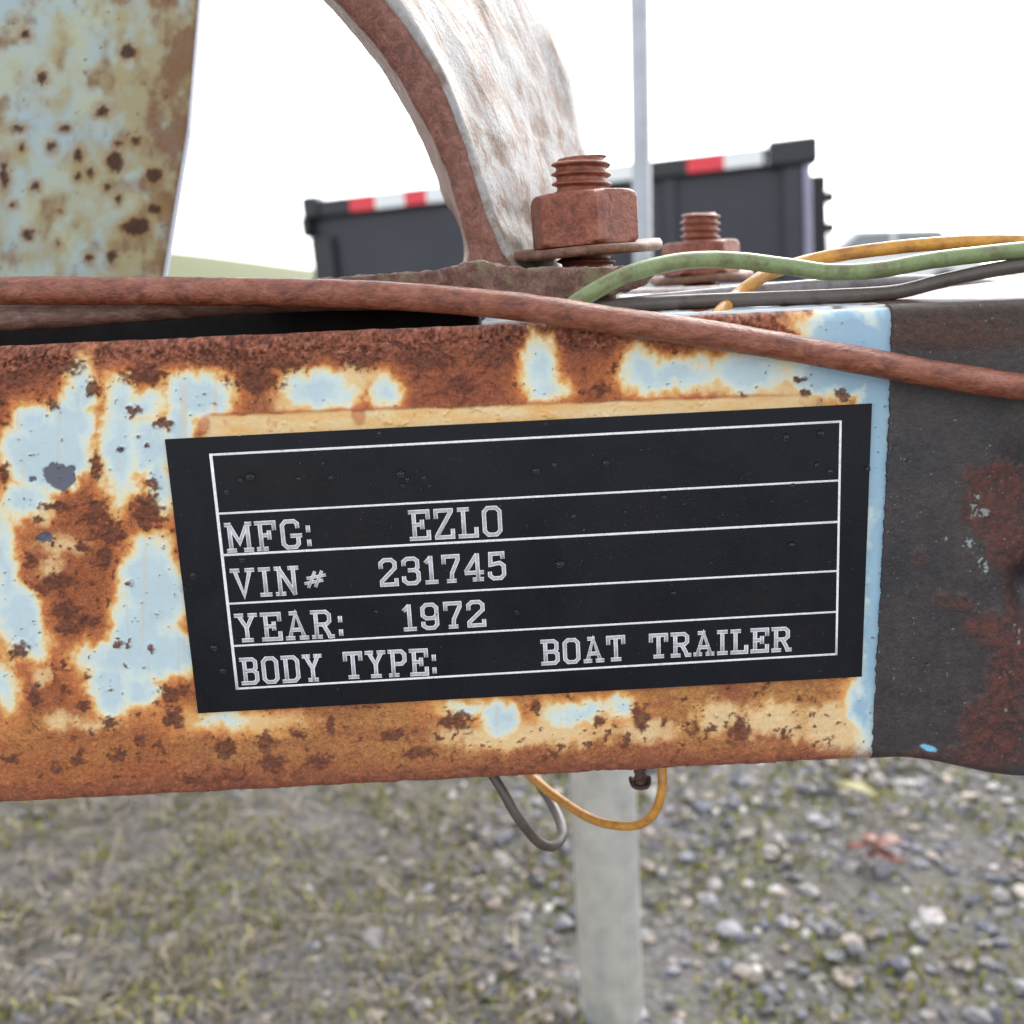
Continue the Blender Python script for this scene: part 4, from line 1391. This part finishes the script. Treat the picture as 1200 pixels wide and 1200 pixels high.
# ================================================================== PARKED CAR FAR OFF
def make_car():
    Dd = 21.0
    c = P(1015, 330, 0) - CAM
    c = c / (c @ fw) * Dd + CAM
    root = empty('parked_car', (c[0], c[1], 0.0), 'white car parked far off beyond the dark dump box', 'car')
    wht = mat_simple('white car paint', (0.78, 0.78, 0.80), 0.3, 0, 0.03, 2)
    gls = mat_simple('car glass', (0.22, 0.24, 0.27), 0.1, 0, 0.05, 2)  # glass colour lightened to stand in for haze and sky reflection
    blk = mat_simple('car tyre', (0.025, 0.025, 0.027), 0.8, 0, 0.05, 4)
    body = [(-2.05, 0.28), (2.05, 0.28), (2.12, 0.62), (2.02, 0.92), (1.62, 0.98), (1.2, 1.42), (-0.55, 1.46), (-1.15, 0.98), (-1.95, 0.86), (-2.10, 0.55)]
    def ext(pts, y0, y1):
        n = len(pts)
        V = [(x, y0, z) for x, z in pts] + [(x, y1, z) for x, z in pts]
        return V, [tuple(range(n)), tuple(range(2 * n - 1, n - 1, -1))] + [(i, n + i, n + (i + 1) % n, (i + 1) % n) for i in range(n)]
    o = link('body', mesh_from(*ext(body, -0.85, 0.85)), wht, root, False); bevel(o, 0.06, 3)
    for pts in ([(-1.02, 0.99), (-0.5, 1.38), (0.15, 1.39), (0.15, 0.99)], [(0.25, 0.99), (0.25, 1.39), (1.12, 1.36), (1.48, 0.99)]):
        link('window', mesh_from(*ext(pts, -0.862, 0.862)), gls, root, False)
    link('bumper', mesh_from(*ext([(-2.14, 0.22), (2.14, 0.22), (2.14, 0.42), (-2.14, 0.42)], -0.80, 0.80)), blk, root, False)
    for sx in (-1.3, 1.3):
        for sy in (-0.72, 0.72):
            bm = bmesh.new()
            bmesh.ops.create_cone(bm, cap_ends=True, segments=24, radius1=0.31, radius2=0.31, depth=0.30, matrix=Matrix.Translation((sx, sy, 0.31)) @ Matrix.Rotation(R(90), 4, 'X'))
            me = bpy.data.meshes.new('wheel'); bm.to_mesh(me); bm.free()
            link('wheel', me, blk, root, False)


make_car()


# ================================================================== GRAVEL, MOSS, LEAVES
def ground_scatter():
    m = Mat('gravel stones')
    c = m.attr('Col')
    n = m.noise(420, 4, 0.65)
    m.bump(n, 0.002, 0.4)
    mat = m.set(m.mix(0.8, c, m.ramp(n, [(0.3, 0.65), (0.7, 1.25)]), 'MULTIPLY'), 0.5, 0, 0.4)
    ico = bmesh.new(); bmesh.ops.create_icosphere(ico, subdivisions=1, radius=1.0)
    iv = np.array([v.co[:] for v in ico.verts]); iff = np.array([[v.index for v in f.verts] for f in ico.faces]); ico.free()
    pal = np.array([srgb(118, 116, 122), srgb(94, 95, 106), srgb(142, 136, 134), srgb(130, 120, 112), srgb(84, 82, 86), srgb(148, 134, 124), srgb(184, 180, 174), srgb(112, 102, 90)])
    pw = np.array([.22, .2, .14, .14, .12, .08, .03, .07])
    n_st = 26000
    X = rng.uniform(-1.0, 1.0, n_st); Y = rng.uniform(-0.15, 1.5, n_st)
    lean = 0.15 + 0.7 * fbm(X * 4, Y * 4, 701, 3) + 1.0 * sm(0.02, -0.22, X)          # left: soil and dead grass
    keep = (lean < rng.uniform(-0.1, 1.3, n_st))
    X, Y = X[keep], Y[keep]; k = len(X)
    sz = np.clip(rng.lognormal(math.log(0.0046), 0.38, k), 0.0022, 0.0105)
    rot = rng.uniform(0, 2 * math.pi, k)
    jit = 1 + 0.22 * rng.standard_normal((k, len(iv), 1))
    pts = iv[None] * jit * np.stack([sz * rng.uniform(0.8, 1.4, k), sz * rng.uniform(0.7, 1.1, k), sz * rng.uniform(0.45, 0.8, k)], -1)[:, None]
    cs, sn = np.cos(rot)[:, None], np.sin(rot)[:, None]
    px_, py_ = pts[..., 0] * cs - pts[..., 1] * sn, pts[..., 0] * sn + pts[..., 1] * cs
    zc = 0.012 * fbm(X * 6, Y * 6, 3, 3) * np.exp(-(X ** 2 + Y ** 2) / 9) + sz * rng.uniform(-0.25, 0.35, k)
    V = np.stack([px_ + X[:, None], py_ + Y[:, None], pts[..., 2] + zc[:, None]], -1).reshape(-1, 3)
    Fc = (iff[None] + (np.arange(k) * len(iv))[:, None, None]).reshape(-1, 3)
    cc = pal[rng.choice(len(pal), k, p=pw)] * rng.uniform(0.75, 1.25, (k, 1))
    o = add_obj('gravel', V, Fc, mat, smooth=False, colors=np.repeat(np.clip(cc, 0, 0.85), len(iv), 0))
    tag(o, kind='stuff')

    # moss cushions and short dead grass: many small blades
    def blades(name, n_, region, h, w_, cols, bend, thr, seed, bias):
        X = rng.uniform(region[0], region[1], n_); Y = rng.uniform(region[2], region[3], n_)
        f = fbm(X * 11, Y * 11, seed, 3) + bias(X)
        kp = f > thr + rng.uniform(-0.12, 0.12, n_)
        X, Y = X[kp], Y[kp]; k = len(X)
        a = rng.uniform(0, 2 * math.pi, k); hh = h * rng.uniform(0.5, 1.3, k); ww = w_ * rng.uniform(0.6, 1.4, k)
        b = rng.uniform(0, 2 * math.pi, k); bd = bend * rng.uniform(0.3, 1.2, k)
        z0 = 0.012 * fbm(X * 6, Y * 6, 3, 3) * np.exp(-(X ** 2 + Y ** 2) / 9) - 0.001
        p0 = np.stack([X, Y, z0], -1)
        s = np.stack([np.cos(a), np.sin(a), 0 * a], -1) * ww[:, None]
        d1 = np.stack([np.cos(b) * bd * 0.35, np.sin(b) * bd * 0.35, hh * 0.6], -1)
        d2 = np.stack([np.cos(b) * bd, np.sin(b) * bd, hh], -1)
        V = np.stack([p0 - s, p0 + s, p0 + d1 + s * 0.8, p0 + d1 - s * 0.8, p0 + d2], 1).reshape(-1, 3)
        i = np.arange(k) * 5
        tri = np.concatenate([np.stack([i, i + 1, i + 2], -1), np.stack([i, i + 2, i + 3], -1), np.stack([i + 3, i + 2, i + 4], -1)])
        ci = np.array(cols)[rng.integers(0, len(cols), k)] * rng.uniform(0.75, 1.25, (k, 1))
        o = add_obj(name, V, tri, mat_blade, smooth=False, colors=np.repeat(ci, 5, 0))
        tag(o, kind='stuff')
    mb = Mat('plant blade'); mat_blade = mb.set(mb.attr('Col'), 0.6, 0, 0.3)
    blades('moss', 60000, (-1.1, 1.1, -0.1, 1.6), 0.008, 0.0016, [srgb(132, 134, 52), srgb(150, 150, 64), srgb(104, 110, 48), srgb(160, 150, 84)], 0.006, 0.02, 711, lambda X: 0 * X)
    blades('dead_grass', 30000, (-1.1, 0.15, -0.1, 1.6), 0.012, 0.0011, [srgb(142, 130, 110), srgb(120, 108, 94), srgb(110, 106, 74), srgb(154, 144, 128), srgb(98, 84, 70), srgb(84, 74, 66)], 0.040, -0.15, 721, lambda X: 0.8 * sm(0.08, -0.2, X) - 0.35)


ground_scatter()


def leaf(name, label, pos, size, rot, col, lobes, width):
    m = Mat(name + ' tissue')
    n = m.noise(90, 4, 0.6)
    mat = m.set(m.mix(0.7, tuple(col), m.ramp(n, [(0.3, 0.6), (0.7, 1.3)]), 'MULTIPLY'), 0.5, 0, 0.4)
    V = []; Fs = []
    for li, (ang, ln) in enumerate(lobes):
        b = len(V); nn = 8
        for i in range(nn + 1):
            t = i / nn
            wv = width * ln * math.sin(math.pi * min(1, t * 0.92 + 0.06)) ** 0.8
            z = 0.012 * size / 0.04 * (0.3 + math.sin(t * 2.6 + li) * 0.5) + 0.006 + 0.0004 * li
            for s in (-1, 0, 1):
                x = t * ln; y = s * wv
                V.append(((x * math.cos(ang) - y * math.sin(ang)) * size, (x * math.sin(ang) + y * math.cos(ang)) * size, z + abs(s) * 0.004))
        for i in range(nn):
            for s in (0, 1):
                Fs.append((b + i * 3 + s, b + (i + 1) * 3 + s, b + (i + 1) * 3 + s + 1, b + i * 3 + s + 1))
    o = link(name, mesh_from(V, Fs), mat)
    md = o.modifiers.new('solid', 'SOLIDIFY'); md.thickness = 0.0004
    o.location = pos; o.rotation_euler = (0, 0, rot)
    tag(o, label, 'leaf', 'fallen leaves on the gravel')
    return o


g1 = G(1022, 1010); g2 = G(1030, 952)
leaf('fallen_leaf', 'faded red fallen leaf with pointed lobes on the gravel', (g1[0], g1[1], 0.004), 0.034, 0.2, srgb(126, 80, 70), [(0.0, 1.0), (1.3, 0.8), (2.5, 0.75), (-1.0, 0.9), (-2.2, 0.6)], 0.24)
leaf('fallen_leaf', 'narrow yellow green fallen leaf on the gravel beyond the red one', (g2[0], g2[1], 0.004), 0.050, 2.6, srgb(128, 122, 60), [(0.0, 1.0), (3.4, 0.35)], 0.16)
